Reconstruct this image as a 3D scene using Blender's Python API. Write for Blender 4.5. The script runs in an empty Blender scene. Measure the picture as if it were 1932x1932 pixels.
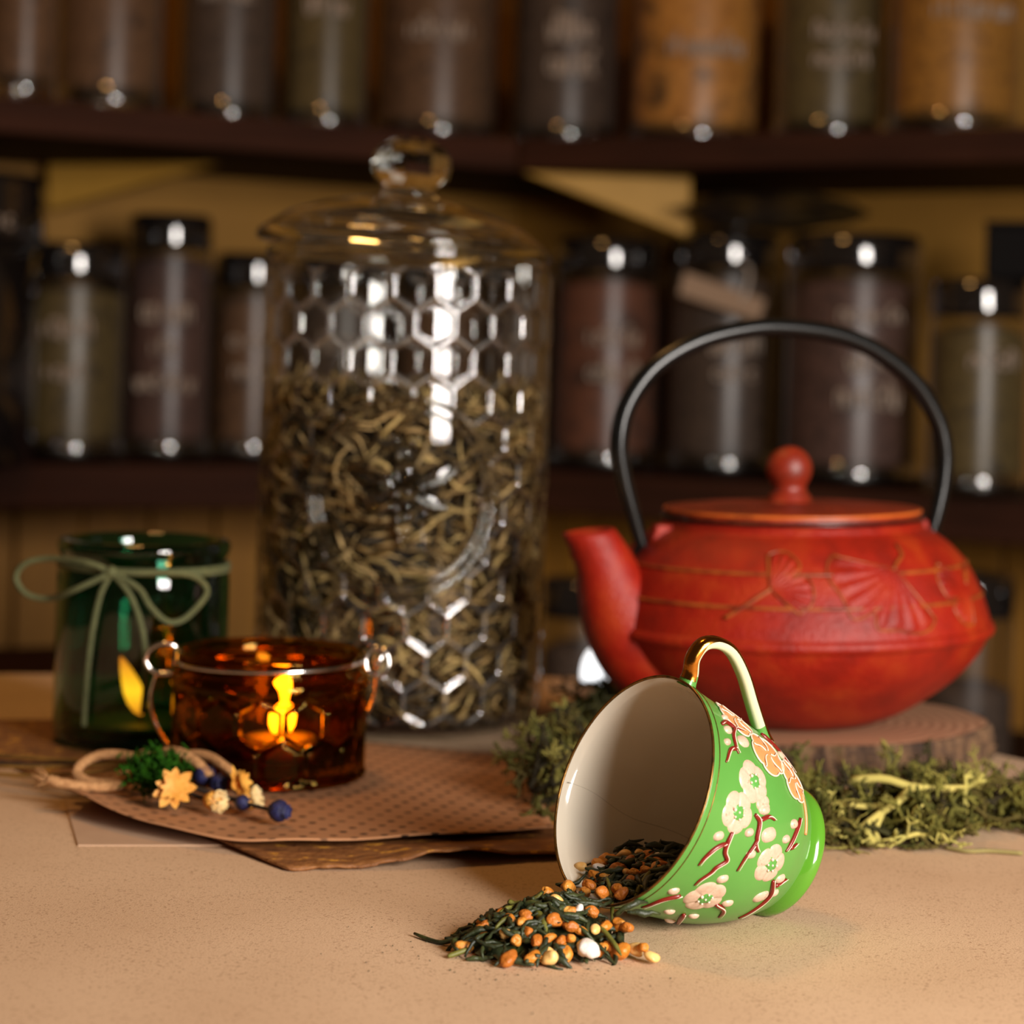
import bpy, math, random
import numpy as np
from mathutils import Vector

S = bpy.context.scene
COL = S.collection
PI = math.pi
rng = np.random.default_rng(7)
random.seed(7)

# ------------------------------------------------------------------ camera, world, lights, exposure
cam_data = bpy.data.cameras.new('camera')
cam = bpy.data.objects.new('camera', cam_data)
COL.objects.link(cam)
S.camera = cam
cam.location = (0, 0, 0.194)
cam.rotation_euler = (PI / 2, -math.radians(1.7), 0)
cam_data.sensor_width = 36.0
cam_data.lens = 36.0 * 4025.0 / 1932.0
cam_data.shift_x = 0.0
cam_data.shift_y = -286.0 / 1932.0
cam_data.clip_start = 0.02
cam_data.clip_end = 50
cam_data.dof.use_dof = True
cam_data.dof.focus_distance = 0.735
cam_data.dof.aperture_fstop = cam_data.lens / 8.8

world = bpy.data.worlds.new('world')
S.world = world
world.use_nodes = True
bg = world.node_tree.nodes['Background']
bg.inputs[0].default_value = (1.0, 0.62, 0.36, 1)
bg.inputs[1].default_value = 0.045


def area(name, loc, target, w, h, power, col):
    d = bpy.data.lights.new(name, 'AREA')
    d.shape = 'RECTANGLE'
    d.size = w
    d.size_y = h
    d.energy = power
    d.color = col
    o = bpy.data.objects.new(name, d)
    COL.objects.link(o)
    o.location = loc
    o.rotation_euler = (Vector(target) - Vector(loc)).to_track_quat('-Z', 'Y').to_euler()
    return o


area('softbox_light', (0.72, -0.16, 0.40), (0.03, 0.95, 0.10), 0.38, 0.62, 33.0, (1.0, 0.92, 0.85))
area('warm_ceiling_lamp', (-0.35, 1.25, 1.45), (0.0, 1.3, 0.0), 0.22, 0.22, 4.6, (1.0, 0.50, 0.14))

S.view_settings.view_transform = 'Standard'
S.view_settings.look = 'None'
S.view_settings.gamma = 1
S.view_settings.use_curve_mapping = False
S.view_settings.exposure = 0.0
cy = S.cycles
cy.use_denoising = True
cy.max_bounces = 14
cy.transparent_max_bounces = 32
cy.transmission_bounces = 12
cy.glossy_bounces = 6
cy.diffuse_bounces = 4
cy.caustics_reflective = False
cy.caustics_refractive = False
cy.sample_clamp_indirect = 6.0
cy.use_adaptive_sampling = True


# ------------------------------------------------------------------ materials
def lin(r, g, b):
    f = lambda c: (c / 255 / 12.92) if c / 255 <= 0.04045 else ((c / 255 + 0.055) / 1.055) ** 2.4
    return (f(r), f(g), f(b), 1.0)


def new_mat(name):
    m = bpy.data.materials.new(name)
    m.use_nodes = True
    nt = m.node_tree
    return m, nt, nt.nodes, nt.links, nt.nodes['Principled BSDF']


def plain(name, col, rough=0.5, metal=0.0, coat=0.0, spec=0.5, bump=None, trans=0.0):
    m, nt, N, L, b = new_mat(name)
    b.inputs['Base Color'].default_value = col
    b.inputs['Roughness'].default_value = rough
    b.inputs['Metallic'].default_value = metal
    b.inputs['Coat Weight'].default_value = coat
    b.inputs['Coat Roughness'].default_value = 0.08
    b.inputs['Specular IOR Level'].default_value = spec
    b.inputs['Transmission Weight'].default_value = trans
    if bump:
        sc, st = bump
        tc = N.new('ShaderNodeTexCoord')
        nz = N.new('ShaderNodeTexNoise')
        nz.inputs['Scale'].default_value = sc
        nz.inputs['Detail'].default_value = 4
        bp = N.new('ShaderNodeBump')
        bp.inputs['Strength'].default_value = st
        bp.inputs['Distance'].default_value = 0.001
        L.new(tc.outputs['Object'], nz.inputs['Vector'])
        L.new(nz.outputs['Fac'], bp.inputs['Height'])
        L.new(bp.outputs['Normal'], b.inputs['Normal'])
    return m


def mottled(name, stops, scale, rough=0.6, bump=0.3, detail=5, stretch=(1, 1, 1), bscale=None, bdist=0.001, rough_n=0.6, spec=0.5, per_object=False):
    m, nt, N, L, b = new_mat(name)
    tc = N.new('ShaderNodeTexCoord')
    mp = N.new('ShaderNodeMapping')
    mp.inputs['Scale'].default_value = stretch
    nz = N.new('ShaderNodeTexNoise')
    nz.inputs['Scale'].default_value = scale
    nz.inputs['Detail'].default_value = detail
    nz.inputs['Roughness'].default_value = rough_n
    cr = N.new('ShaderNodeValToRGB')
    e = cr.color_ramp.elements
    e[0].position, e[0].color = stops[0]
    e[1].position, e[1].color = stops[-1]
    for p, c in stops[1:-1]:
        x = e.new(p)
        x.color = c
    L.new(tc.outputs['Object'], mp.inputs['Vector'])
    if per_object:
        oi = N.new('ShaderNodeObjectInfo')
        ad = N.new('ShaderNodeVectorMath')
        ml = N.new('ShaderNodeMath')
        ml.operation = 'MULTIPLY'
        ml.inputs[1].default_value = 7.3
        L.new(oi.outputs['Random'], ml.inputs[0])
        L.new(mp.outputs['Vector'], ad.inputs[0])
        L.new(ml.outputs[0], ad.inputs[1])
        L.new(ad.outputs[0], nz.inputs['Vector'])
    else:
        L.new(mp.outputs['Vector'], nz.inputs['Vector'])
    L.new(nz.outputs['Fac'], cr.inputs['Fac'])
    L.new(cr.outputs['Color'], b.inputs['Base Color'])
    b.inputs['Roughness'].default_value = rough
    b.inputs['Specular IOR Level'].default_value = spec
    if bump:
        bz = N.new('ShaderNodeTexNoise')
        bz.inputs['Scale'].default_value = bscale or scale * 2
        bz.inputs['Detail'].default_value = 6
        L.new(mp.outputs['Vector'], bz.inputs['Vector'])
        bp = N.new('ShaderNodeBump')
        bp.inputs['Strength'].default_value = bump
        bp.inputs['Distance'].default_value = bdist
        L.new(bz.outputs['Fac'], bp.inputs['Height'])
        L.new(bp.outputs['Normal'], b.inputs['Normal'])
    return m


def thin_glass(name, tint, gloss=1.0, rough=0.02, f0=0.045, ridge=False):
    """thin wall of glass: clear transmission plus a view-angle dependent mirror reflection"""
    m, nt, N, L, b = new_mat(name)
    N.remove(b)
    out = N['Material Output']
    tr = N.new('ShaderNodeBsdfTransparent')
    tr.inputs[0].default_value = tint
    gl = N.new('ShaderNodeBsdfGlossy')
    gl.inputs['Roughness'].default_value = rough
    gl.inputs['Color'].default_value = (gloss, gloss, gloss, 1)
    lw = N.new('ShaderNodeLayerWeight')
    lw.inputs['Blend'].default_value = 0.5
    pw = N.new('ShaderNodeMath')
    pw.operation = 'POWER'
    pw.inputs[1].default_value = 4.0
    ma = N.new('ShaderNodeMath')
    ma.operation = 'MULTIPLY_ADD'
    ma.inputs[1].default_value = 0.85
    ma.inputs[2].default_value = f0
    L.new(lw.outputs['Facing'], pw.inputs[0])
    L.new(pw.outputs[0], ma.inputs[0])
    mx = N.new('ShaderNodeMixShader')
    L.new(ma.outputs[0], mx.inputs[0])
    if ridge:
        at = N.new('ShaderNodeAttribute')
        at.attribute_name = 'ridge'
        rf = N.new('ShaderNodeBsdfRefraction')
        rf.inputs['Color'].default_value = tint
        rf.inputs['IOR'].default_value = 1.3
        rf.inputs['Roughness'].default_value = 0.03
        m2 = N.new('ShaderNodeMixShader')
        L.new(at.outputs['Fac'], m2.inputs[0])
        L.new(tr.outputs[0], m2.inputs[1])
        L.new(rf.outputs[0], m2.inputs[2])
        gr = N.new('ShaderNodeBsdfGlossy')
        gr.inputs['Roughness'].default_value = 0.42
        gr.inputs['Color'].default_value = (0.9, 0.88, 0.85, 1)
        m4 = N.new('ShaderNodeMath')
        m4.operation = 'MULTIPLY'
        m4.inputs[1].default_value = 0.10
        L.new(at.outputs['Fac'], m4.inputs[0])
        m5 = N.new('ShaderNodeMixShader')
        L.new(m4.outputs[0], m5.inputs[0])
        L.new(m2.outputs[0], m5.inputs[1])
        L.new(gr.outputs[0], m5.inputs[2])
        L.new(m5.outputs[0], mx.inputs[1])
        m3 = N.new('ShaderNodeMath')
        m3.operation = 'MULTIPLY_ADD'
        m3.inputs[1].default_value = 0.10
        L.new(at.outputs['Fac'], m3.inputs[0])
        L.new(ma.outputs[0], m3.inputs[2])
        L.new(m3.outputs[0], mx.inputs[0])
    else:
        L.new(tr.outputs[0], mx.inputs[1])
    L.new(gl.outputs[0], mx.inputs[2])
    L.new(mx.outputs[0], out.inputs['Surface'])
    return m


def real_glass(name, col, ior=1.48, rough=0.0):
    m, nt, N, L, b = new_mat(name)
    N.remove(b)
    g = N.new('ShaderNodeBsdfGlass')
    g.inputs['Color'].default_value = col
    g.inputs['IOR'].default_value = ior
    g.inputs['Roughness'].default_value = rough
    L.new(g.outputs[0], N['Material Output'].inputs['Surface'])
    return m


def flame_mat(name, z0, z1, s, ends=(0.55, 0.13, 0.01, 1), mid=(1.0, 0.48, 0.06, 1)):
    m, nt, N, L, b = new_mat(name)
    N.remove(b)
    tc = N.new('ShaderNodeTexCoord')
    sp = N.new('ShaderNodeSeparateXYZ')
    mr = N.new('ShaderNodeMapRange')
    mr.inputs['From Min'].default_value = z0
    mr.inputs['From Max'].default_value = z1
    cr = N.new('ShaderNodeValToRGB')
    e = cr.color_ramp.elements
    e[0].position, e[0].color = 0.0, ends
    e[1].position, e[1].color = 1.0, ends
    x = e.new(0.45)
    x.color = mid
    em = N.new('ShaderNodeEmission')
    em.inputs['Strength'].default_value = s
    L.new(tc.outputs['Object'], sp.inputs[0])
    L.new(sp.outputs['Z'], mr.inputs['Value'])
    L.new(mr.outputs[0], cr.inputs['Fac'])
    L.new(cr.outputs['Color'], em.inputs['Color'])
    L.new(em.outputs[0], N['Material Output'].inputs['Surface'])
    return m


def attr_mat(name, rough=0.7, attr='tint', spec=0.3):
    m, nt, N, L, b = new_mat(name)
    at = N.new('ShaderNodeAttribute')
    at.attribute_name = attr
    L.new(at.outputs['Color'], b.inputs['Base Color'])
    b.inputs['Roughness'].default_value = rough
    b.inputs['Specular IOR Level'].default_value = spec
    return m


# ------------------------------------------------------------------ geometry helpers
class MB:
    def __init__(self):
        self.v, self.f, self.m, self.c = [], [], [], []
        self.n = 0

    def add(self, v, f, mi=0, col=None):
        v = np.asarray(v, float).reshape(-1, 3)
        o = self.n
        self.v.append(v)
        self.n += len(v)
        for q in f:
            self.f.append(tuple(int(i) + o for i in q))
        self.m.extend([mi] * len(f))
        if col is not None:
            self.c.append(np.tile(np.asarray(col, float), (len(v), 1)))
        return self


ROOT = {}


def link(name, mb, mats, parent=None, loc=(0, 0, 0), smooth=True, label=None, attr=None):
    """one mesh object; mb is in scene coordinates, stored relative to the thing's base"""
    base = np.array(ROOT[parent.name] if parent else loc, float)
    me = bpy.data.meshes.new(name)
    V = np.concatenate(mb.v) - base
    me.from_pydata(V.tolist(), [], mb.f)
    if not isinstance(mats, (list, tuple)):
        mats = [mats]
    for m in mats:
        me.materials.append(m)
    if len(mats) > 1:
        me.polygons.foreach_set('material_index', mb.m)
    if mb.c:
        a = me.attributes.new('tint', 'FLOAT_COLOR', 'POINT')
        C4 = np.concatenate(mb.c)
        a.data.foreach_set('color', np.c_[C4, np.ones(len(C4))].ravel())
    if attr is not None:
        a = me.attributes.new(attr[0], 'FLOAT', 'POINT')
        a.data.foreach_set('value', attr[1])
    me.update()
    if smooth:
        me.shade_smooth()
    o = bpy.data.objects.new(name, me)
    COL.objects.link(o)
    if parent:
        o.parent = parent
        ROOT[o.name] = base
    else:
        o.location = loc
        ROOT[o.name] = base
    if label:
        o['label'] = label
    return o


def tag(o, label, cat, group=None, kind=None):
    o['label'] = label
    o['category'] = cat
    if group:
        o['group'] = group
    if kind:
        o['kind'] = kind
    return o


def thing(name, label, cat, loc, group=None):
    o = bpy.data.objects.new(name, None)
    COL.objects.link(o)
    o.location = loc
    o.empty_display_size = 0.02
    ROOT[o.name] = np.array(loc, float)
    return tag(o, label, cat, group)


def lathe(prof, n=64, c=(0, 0, 0), closed=False):
    prof = np.asarray(prof, float)
    t = np.linspace(0, 2 * PI, n, endpoint=False)
    k = len(prof)
    v = np.zeros((k, n, 3))
    v[:, :, 0] = prof[:, None, 0] * np.cos(t)
    v[:, :, 1] = prof[:, None, 0] * np.sin(t)
    v[:, :, 2] = prof[:, None, 1]
    v = v.reshape(-1, 3) + np.array(c)
    f = []
    for i in range(k - 1 + (1 if closed else 0)):
        a, b = i * n, ((i + 1) % k) * n
        for j in range(n):
            q = (j + 1) % n
            f.append((a + j, a + q, b + q, b + j))
    return v, f


def spline(pts, n):
    """Catmull-Rom through the points"""
    P = np.asarray(pts, float)
    P = np.vstack([2 * P[0] - P[1], P, 2 * P[-1] - P[-2]])
    out = []
    m = len(P) - 3
    for x in np.linspace(0, m, n):
        i = min(int(x), m - 1)
        t = x - i
        a, b, c, d = P[i:i + 4]
        out.append(0.5 * ((2 * b) + (c - a) * t + (2 * a - 5 * b + 4 * c - d) * t * t + (3 * b - a - 3 * c + d) * t ** 3))
    return np.array(out)


def tube(path, rad, n=8, flat=None, caps=True):
    P = np.asarray(path, float)
    k = len(P)
    R = np.full(k, rad) if np.isscalar(rad) else np.asarray(rad, float)
    T = np.gradient(P, axis=0)
    T /= np.linalg.norm(T, axis=1)[:, None] + 1e-12
    up = np.array([0, 0, 1.0]) if abs(T[0][2]) < 0.9 else np.array([1.0, 0, 0])
    a = np.cross(T[0], up)
    a /= np.linalg.norm(a)
    th = np.linspace(0, 2 * PI, n, endpoint=False)
    v = []
    for i in range(k):
        a = a - T[i] * (a @ T[i])
        a /= np.linalg.norm(a) + 1e-12
        b = np.cross(T[i], a)
        v.append(P[i] + R[i] * (np.outer(np.cos(th), a) + np.outer(np.sin(th), b)))
    v = np.concatenate(v)
    f = []
    for i in range(k - 1):
        for j in range(n):
            q = (j + 1) % n
            f.append((i * n + j, i * n + q, (i + 1) * n + q, (i + 1) * n + j))
    if caps:
        f.append(tuple(range(n))[::-1])
        f.append(tuple(range((k - 1) * n, k * n)))
    return v, f


def ring(c, R, r, n=64, m=8, ax=(0, 0, 1)):
    ax = np.array(ax, float)
    ax /= np.linalg.norm(ax)
    u = np.cross(ax, [0, 1, 0.0]) if abs(ax[1]) < 0.9 else np.cross(ax, [1, 0, 0.0])
    u /= np.linalg.norm(u)
    w = np.cross(ax, u)
    t = np.linspace(0, 2 * PI, n, endpoint=False)
    p = np.linspace(0, 2 * PI, m, endpoint=False)
    v = []
    for a in t:
        d = np.cos(a) * u + np.sin(a) * w
        for b in p:
            v.append(np.array(c) + d * (R + r * np.cos(b)) + ax * r * np.sin(b))
    f = []
    for i in range(n):
        for j in range(m):
            f.append((i * m + j, ((i + 1) % n) * m + j, ((i + 1) % n) * m + (j + 1) % m, i * m + (j + 1) % m))
    return np.array(v), f


def ball(c, r, n=16, m=10, rot=None):
    r = np.array([r] * 3 if np.isscalar(r) else r, float)
    v, f = lathe([(max(1e-5, math.sin(a)), -math.cos(a)) for a in np.linspace(0.02, PI - 0.02, m)], n)
    f.append(tuple(range(n))[::-1])
    f.append(tuple(range((m - 1) * n, m * n)))
    v = v * r
    if rot is not None:
        v = v @ np.asarray(rot).T
    return v + np.array(c), f


def box(c, s, rot=0.0):
    x, y, z = np.array(s) / 2
    v = np.array([(-x, -y, -z), (x, -y, -z), (x, y, -z), (-x, y, -z), (-x, -y, z), (x, -y, z), (x, y, z), (-x, y, z)])
    ca, sa = math.cos(rot), math.sin(rot)
    v = v @ np.array([[ca, sa, 0], [-sa, ca, 0], [0, 0, 1]])
    return v + np.array(c), [(0, 3, 2, 1), (4, 5, 6, 7), (0, 1, 5, 4), (1, 2, 6, 5), (2, 3, 7, 6), (3, 0, 4, 7)]


def prism(poly, z0, z1):
    n = len(poly)
    v = [(x, y, z0) for x, y in poly] + [(x, y, z1) for x, y in poly]
    f = [tuple(range(n))[::-1], tuple(range(n, 2 * n))]
    for i in range(n):
        j = (i + 1) % n
        f.append((i, j, n + j, n + i))
    return v, f


def bevel(o, w, seg=2):
    b = o.modifiers.new('bevel', 'BEVEL')
    b.width = w
    b.segments = seg
    b.limit_method = 'ANGLE'
    return o


def rot_z(a):
    c, s = math.cos(a), math.sin(a)
    return np.array([[c, -s, 0], [s, c, 0], [0, 0, 1]])


def rand_rot(r):
    q = r.normal(size=4)
    q /= np.linalg.norm(q)
    w, x, y, z = q
    return np.array([[1 - 2 * (y * y + z * z), 2 * (x * y - z * w), 2 * (x * z + y * w)],
                     [2 * (x * y + z * w), 1 - 2 * (x * x + z * z), 2 * (y * z - x * w)],
                     [2 * (x * z - y * w), 2 * (y * z + x * w), 1 - 2 * (x * x + y * y)]])


def structure(o):
    o['kind'] = 'structure'
    return o


# ------------------------------------------------------------------ the room
M_wall = mottled('mustard_wall', [(0.3, lin(150, 104, 34)), (0.7, lin(178, 128, 44))], 3.0, 0.7, 0.15, bscale=60)
M_wood_wall = mottled('mustard_boards', [(0.3, lin(140, 92, 24)), (0.55, lin(175, 120, 36)), (0.75, lin(110, 68, 18))], 5.0, 0.6, 0.3,
                      stretch=(6, 6, 0.4), bscale=40)
M_shelf = mottled('dark_red_wood', [(0.3, lin(44, 25, 17)), (0.7, lin(64, 36, 24))], 4.0, 0.7, 0.2, spec=0.08, stretch=(1, 1, 8))
M_floor = mottled('floor_boards', [(0.3, lin(70, 48, 34)), (0.7, lin(90, 62, 44))], 3.0, 0.5, 0.2)

mb = MB().add(*prism([(-2.2, -1.5), (2.2, -1.5), (2.2, 3.2), (-2.2, 3.2)], -0.78, -0.75))
structure(link('floor', mb, M_floor, smooth=False))
WL = [(-2.2, 1.66), (0.0, 2.83), (0.0, 2.90), (-2.2, 1.73)]
WR = [(0.0, 2.83), (2.2, 1.55), (2.2, 1.62), (0.0, 2.90)]
structure(link('wall_left', MB().add(*prism(WL, -0.75, 1.6)), M_wall, smooth=False))
structure(link('wall_right', MB().add(*prism(WR, -0.75, 1.6)), M_wall, smooth=False))


def along(a, b, t):
    return (a[0] + (b[0] - a[0]) * t, a[1] + (b[1] - a[1]) * t)


# boards under the lower shelf, each a part of the wall it lines
def boards(wallname, a, b, n, z0, z1, th):
    w = bpy.data.objects[wallname]
    d = np.array(b) - np.array(a)
    L = np.linalg.norm(d)
    d /= L
    nrm = np.array([d[1], -d[0]])
    for i in range(n):
        p0 = np.array(a) + d * (L * i / n + 0.002)
        p1 = np.array(a) + d * (L * (i + 1) / n - 0.002)
        t = th + 0.003 * (i % 3)
        poly = [tuple(p0 + nrm * t), tuple(p1 + nrm * t), tuple(p1), tuple(p0)]
        bevel(link('plank', MB().add(*prism(poly, z0, z1)), M_wood_wall, w, smooth=False), 0.002)


boards('wall_left', (-0.95, 2.325), (0.0, 2.829), 13, -0.74, 0.018, 0.012)
boards('wall_right', (0.0, 2.829), (0.95, 2.277), 13, -0.74, 0.018, 0.012)


def shelf(name, label, front, wall_pts, ztop, th, group):
    poly = list(front) + list(wall_pts)
    o = thing(name, label, 'shelf', (float(np.mean([p[0] for p in poly])), float(np.mean([p[1] for p in poly])), ztop - th), group)
    bevel(link('board', MB().add(*prism(poly, ztop - th, ztop)), M_shelf, o, smooth=False), 0.003)
    return o


ZU, ZL = 0.444, 0.0715
sh_ul = shelf('wall_shelf', 'dark brown upper wall shelf left of the corner, holding large tea jars',
              [(-1.15, 1.79), (-0.44, 2.185), (0.0, 2.405)], [(0.0, 2.828), (-1.15, 2.217)], ZU, 0.036, 'wall shelves')
sh_ur = shelf('wall_shelf', 'dark brown upper wall shelf right of the corner, above the red teapot',
              [(0.002, 2.405), (0.464, 2.165), (1.1, 1.80)], [(1.1, 2.188), (0.002, 2.827)], ZU, 0.036, 'wall shelves')
sh_ll = shelf('wall_shelf', 'dark brown lower wall shelf left of the tall glass jar',
              [(-1.15, 1.81), (-0.478, 2.225), (0.0, 2.40)], [(0.0, 2.828), (-1.15, 2.217)], ZL, 0.045, 'wall shelves')
sh_lr = shelf('wall_shelf', 'dark brown lower wall shelf right of the tall glass jar, behind the teapot handle',
              [(0.002, 2.40), (0.366, 2.185), (1.1, 1.74)], [(1.1, 2.188), (0.002, 2.827)], ZL, 0.045, 'wall shelves')
sh_b = shelf('wall_shelf', 'lowest dark wall shelf at the back, below table height',
             [(-1.15, 1.85), (-0.50, 2.17), (0.03, 2.40), (0.05, 2.02), (0.36, 1.82), (1.1, 1.62)],
             [(1.1, 2.17), (0.0, 2.81), (-1.15, 2.20)], -0.215, 0.04, 'wall shelves')
o = thing('wooden_bench', 'dark reddish wooden bench top behind the table at far left', 'bench', (-0.62, 2.1, -0.75))
bevel(link('seat', MB().add(*box((-0.62, 2.12, -0.145), (0.52, 0.2, 0.035), 0.45)), M_shelf, o, smooth=False), 0.003)
for sx, sy in ((-0.2, -0.17), (-0.2, -0.04), (0.2, 0.02), (0.2, 0.15)):
    link('leg', MB().add(*box((-0.62 + sx, 2.12 + sy, -0.456), (0.035, 0.035, 0.588), 0.45)), M_shelf, o, smooth=False)

M_brk = mottled('mustard_bracket', [(0.3, lin(190, 140, 50)), (0.7, lin(212, 160, 66))], 8.0, 0.6, 0.15)


def bracket(parent, tri, th):
    t = np.array(tri, float)
    n = np.cross(t[1] - t[0], t[2] - t[0])
    n /= np.linalg.norm(n)
    v = np.vstack([t + n * th / 2, t - n * th / 2])
    bevel(link('bracket', MB().add(v, [(0, 1, 2), (5, 4, 3), (0, 3, 4, 1), (1, 4, 5, 2), (2, 5, 3, 0)]), M_brk, parent, smooth=False,
               label='mustard yellow triangular shelf bracket'), 0.003)


bracket(sh_ul, [(-0.545, 2.49, 0.407), (-0.338, 2.415, 0.407), (-0.543, 2.49, 0.352)], 0.018)
bracket(sh_ur, [(0.196, 2.42, 0.407), (0.005, 2.415, 0.407), (0.197, 2.42, 0.338)], 0.018)

# ------------------------------------------------------------------ jars of tea on the shelves
M_bgglass = thin_glass('canister_glass', (0.80, 0.80, 0.79, 1), rough=0.34, f0=0.03)
M_bgbase = thin_glass('canister_base_glass', (0.9, 0.9, 0.88, 1), rough=0.05, f0=0.10)
M_bglid = plain('black_lid', lin(26, 23, 22), 0.09, spec=1.0, coat=1.0)
M_chalk = plain('white_chalk_ink', lin(176, 158, 142), 0.8)
M_greyjar = plain('grey_canister', lin(84, 78, 72), 0.5)


def fill_mat(name, a, b, c, sc=60):
    return mottled(name, [(0.32, a), (0.5, b), (0.68, c)], sc, 0.8, 0.5, bdist=0.004, bscale=sc)


def scribble(c, R, z, w, h, seed, ang):
    """rows of handwriting strokes lying on the jar wall"""
    r = np.random.default_rng(seed)
    mb = MB()
    n = max(3, int(w / 0.0085))
    for k in range(n):
        u0 = -w / 2 + w * k / n
        hh = h * (1.0 if r.random() < 0.3 else 0.62)
        kind = r.integers(0, 4)
        q = w / n * 0.75
        if kind == 0:
            pl = [(0, 0), (0, hh)]
        elif kind == 1:
            pl = [(0, 0), (0, hh * .9), (q * .5, hh), (q, hh * .7), (q, 0)]
        elif kind == 2:
            pl = [(q, hh * .8), (q * .4, hh), (0, hh * .5), (q * .4, 0), (q, hh * .2)]
        else:
            pl = [(0, hh), (q * .2, 0), (q * .8, 0), (q, hh)]
        P = []
        for x, y in spline(pl, 7) if len(pl) > 2 else np.array(pl):
            a = ang + (u0 + x) / R
            P.append((c[0] + R * math.sin(a), c[1] - R * math.cos(a), z + y))
        mb.add(*tube(P, 0.0016, 5))
    return mb


def canister(x, y, z, r, ztop, label, group, fm, fill_label, fill_top, writing=(), lid=True, ang=0.12, seed=0, lidh=0.036):
    o = thing('tea_canister', label, 'jar', (x, y, z), group)
    H = ztop - z
    hb = H - lidh
    prof = [(0.001, 0.0), (r * 0.93, 0.0), (r * 1.0, 0.005), (r * 1.0, 0.011), (r * 0.985, 0.018), (r * 0.985, 0.026), (r * 0.985, hb - 0.012),
            (r * 0.965, hb - 0.004), (r * 0.90, hb)]
    link('glass_body', MB().add(*lathe(prof, 48, (x, y, z))), M_bgglass, o)
    link('glass_base', MB().add(*lathe([(r * .95, .002), (r * 1.02, .005), (r * 1.035, .011), (r * 1.03, .018), (r * 1.01, .023), (r * .99, .026)], 48, (x, y, z))), M_bgbase, o)
    lp = [(0.001, hb - 0.002), (r * .97, hb - 0.002), (r * .985, hb + .004), (r * .985, H - .014), (r * .96, H - .005), (r * .88, H), (0.001, H + .001)]
    link('lid', MB().add(*lathe(lp, 48, (x, y, z))), M_bglid, o)
    for i, (zz, w, h) in enumerate(writing):
        link('handwriting', scribble((x, y), r * 0.985 + 0.0008, zz, w, h, seed * 10 + i, ang), M_chalk, o)
    ft = min(fill_top, hb - 0.02)
    # tea inside: a bumpy heap that follows the glass
    n, m = 40, 24
    mb = MB()
    v, f = lathe([(0.001, 0.020)] + [(r * 0.955, 0.022 + (ft - 0.022) * i / m) for i in range(m + 1)] + [(r * .6, ft + .008), (0.001, ft + .012)], n, (0, 0, 0))
    rr = np.random.default_rng(seed + 100)
    jit = 1 - 0.03 * rr.random(len(v))
    v[:, :2] *= jit[:, None]
    mb.add(v + np.array([x, y, z]), f)
    t = link('tea_filling', mb, fm, loc=(x, y, z + 0.02))
    tag(t, fill_label, 'dried tea', 'dried teas inside the shelf jars', 'stuff')
    return o


FM = dict(
    brown=fill_mat('fill_brown', lin(88, 63, 43), lin(125, 90, 61), lin(59, 41, 29)),
    dark=fill_mat('fill_dark', lin(69, 55, 46), lin(94, 75, 62), lin(46, 36, 32)),
    olive=fill_mat('fill_olive', lin(85, 71, 39), lin(112, 94, 52), lin(59, 48, 29)),
    corn=fill_mat('fill_corn', lin(172, 110, 41), lin(225, 154, 69), lin(80, 57, 32), 28),
    gold=fill_mat('fill_gold', lin(161, 110, 41), lin(195, 135, 52), lin(119, 80, 32)),
    plum=fill_mat('fill_plum', lin(80, 57, 50), lin(107, 77, 67), lin(57, 40, 36)),
    rust=fill_mat('fill_rust', lin(83, 60, 49), lin(129, 78, 54), lin(50, 39, 35), 22),
)
GU, GL_ = 'large tea jars on the upper shelf', 'large tea jars on the lower shelf'
UP = [(-0.512, 2.155, .0350, 'brown', 'slim glass jar of brown tea at the very left end of the upper shelf', [(.60, .05, .02)]),
      (-0.440, 2.228, .0567, 'brown', 'large glass jar of orange-brown tea, second on the upper shelf from left', [(.585, .06, .02)]),
      (-0.328, 2.333, .0535, 'dark', 'glass jar of near-black tea left of the olive one on the upper shelf', [(.58, .06, .02)]),
      (-0.222, 2.374, .0490, 'olive', 'glass jar of olive green tea on the upper shelf left of the glass knob', [(.575, .05, .02)]),
      (-0.099, 2.434, .0711, 'brown', 'wide glass jar of plain brown tea directly above the glass jar lid', [(.56, .08, .025)]),
      (0.053, 2.450, .0624, 'dark', 'glass jar of dark tea with a big chalk word, near the shelf corner', [(.525, .06, .03), (.565, .06, .03)]),
      (0.202, 2.394, .0758, 'corn', 'wide glass jar of yellow-orange mottled blossoms on the upper shelf', [(.545, .09, .025)]),
      (0.346, 2.318, .0619, 'olive', 'glass jar of grey-olive tea between the two yellow jars on the upper shelf', [(.525, .07, .018), (.555, .07, .018)]),
      (0.464, 2.210, .0686, 'gold', 'glass jar of golden yellow tea at the right end of the upper shelf', [(.565, .09, .02)])]
for i, (x, y, r, fm, lab, wr) in enumerate(UP):
    canister(x, y + r, ZU, r, 0.70, lab, GU, FM[fm], 'dried tea filling the ' + lab.replace('glass jar', 'jar'), 0.205, wr, seed=i)
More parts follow.
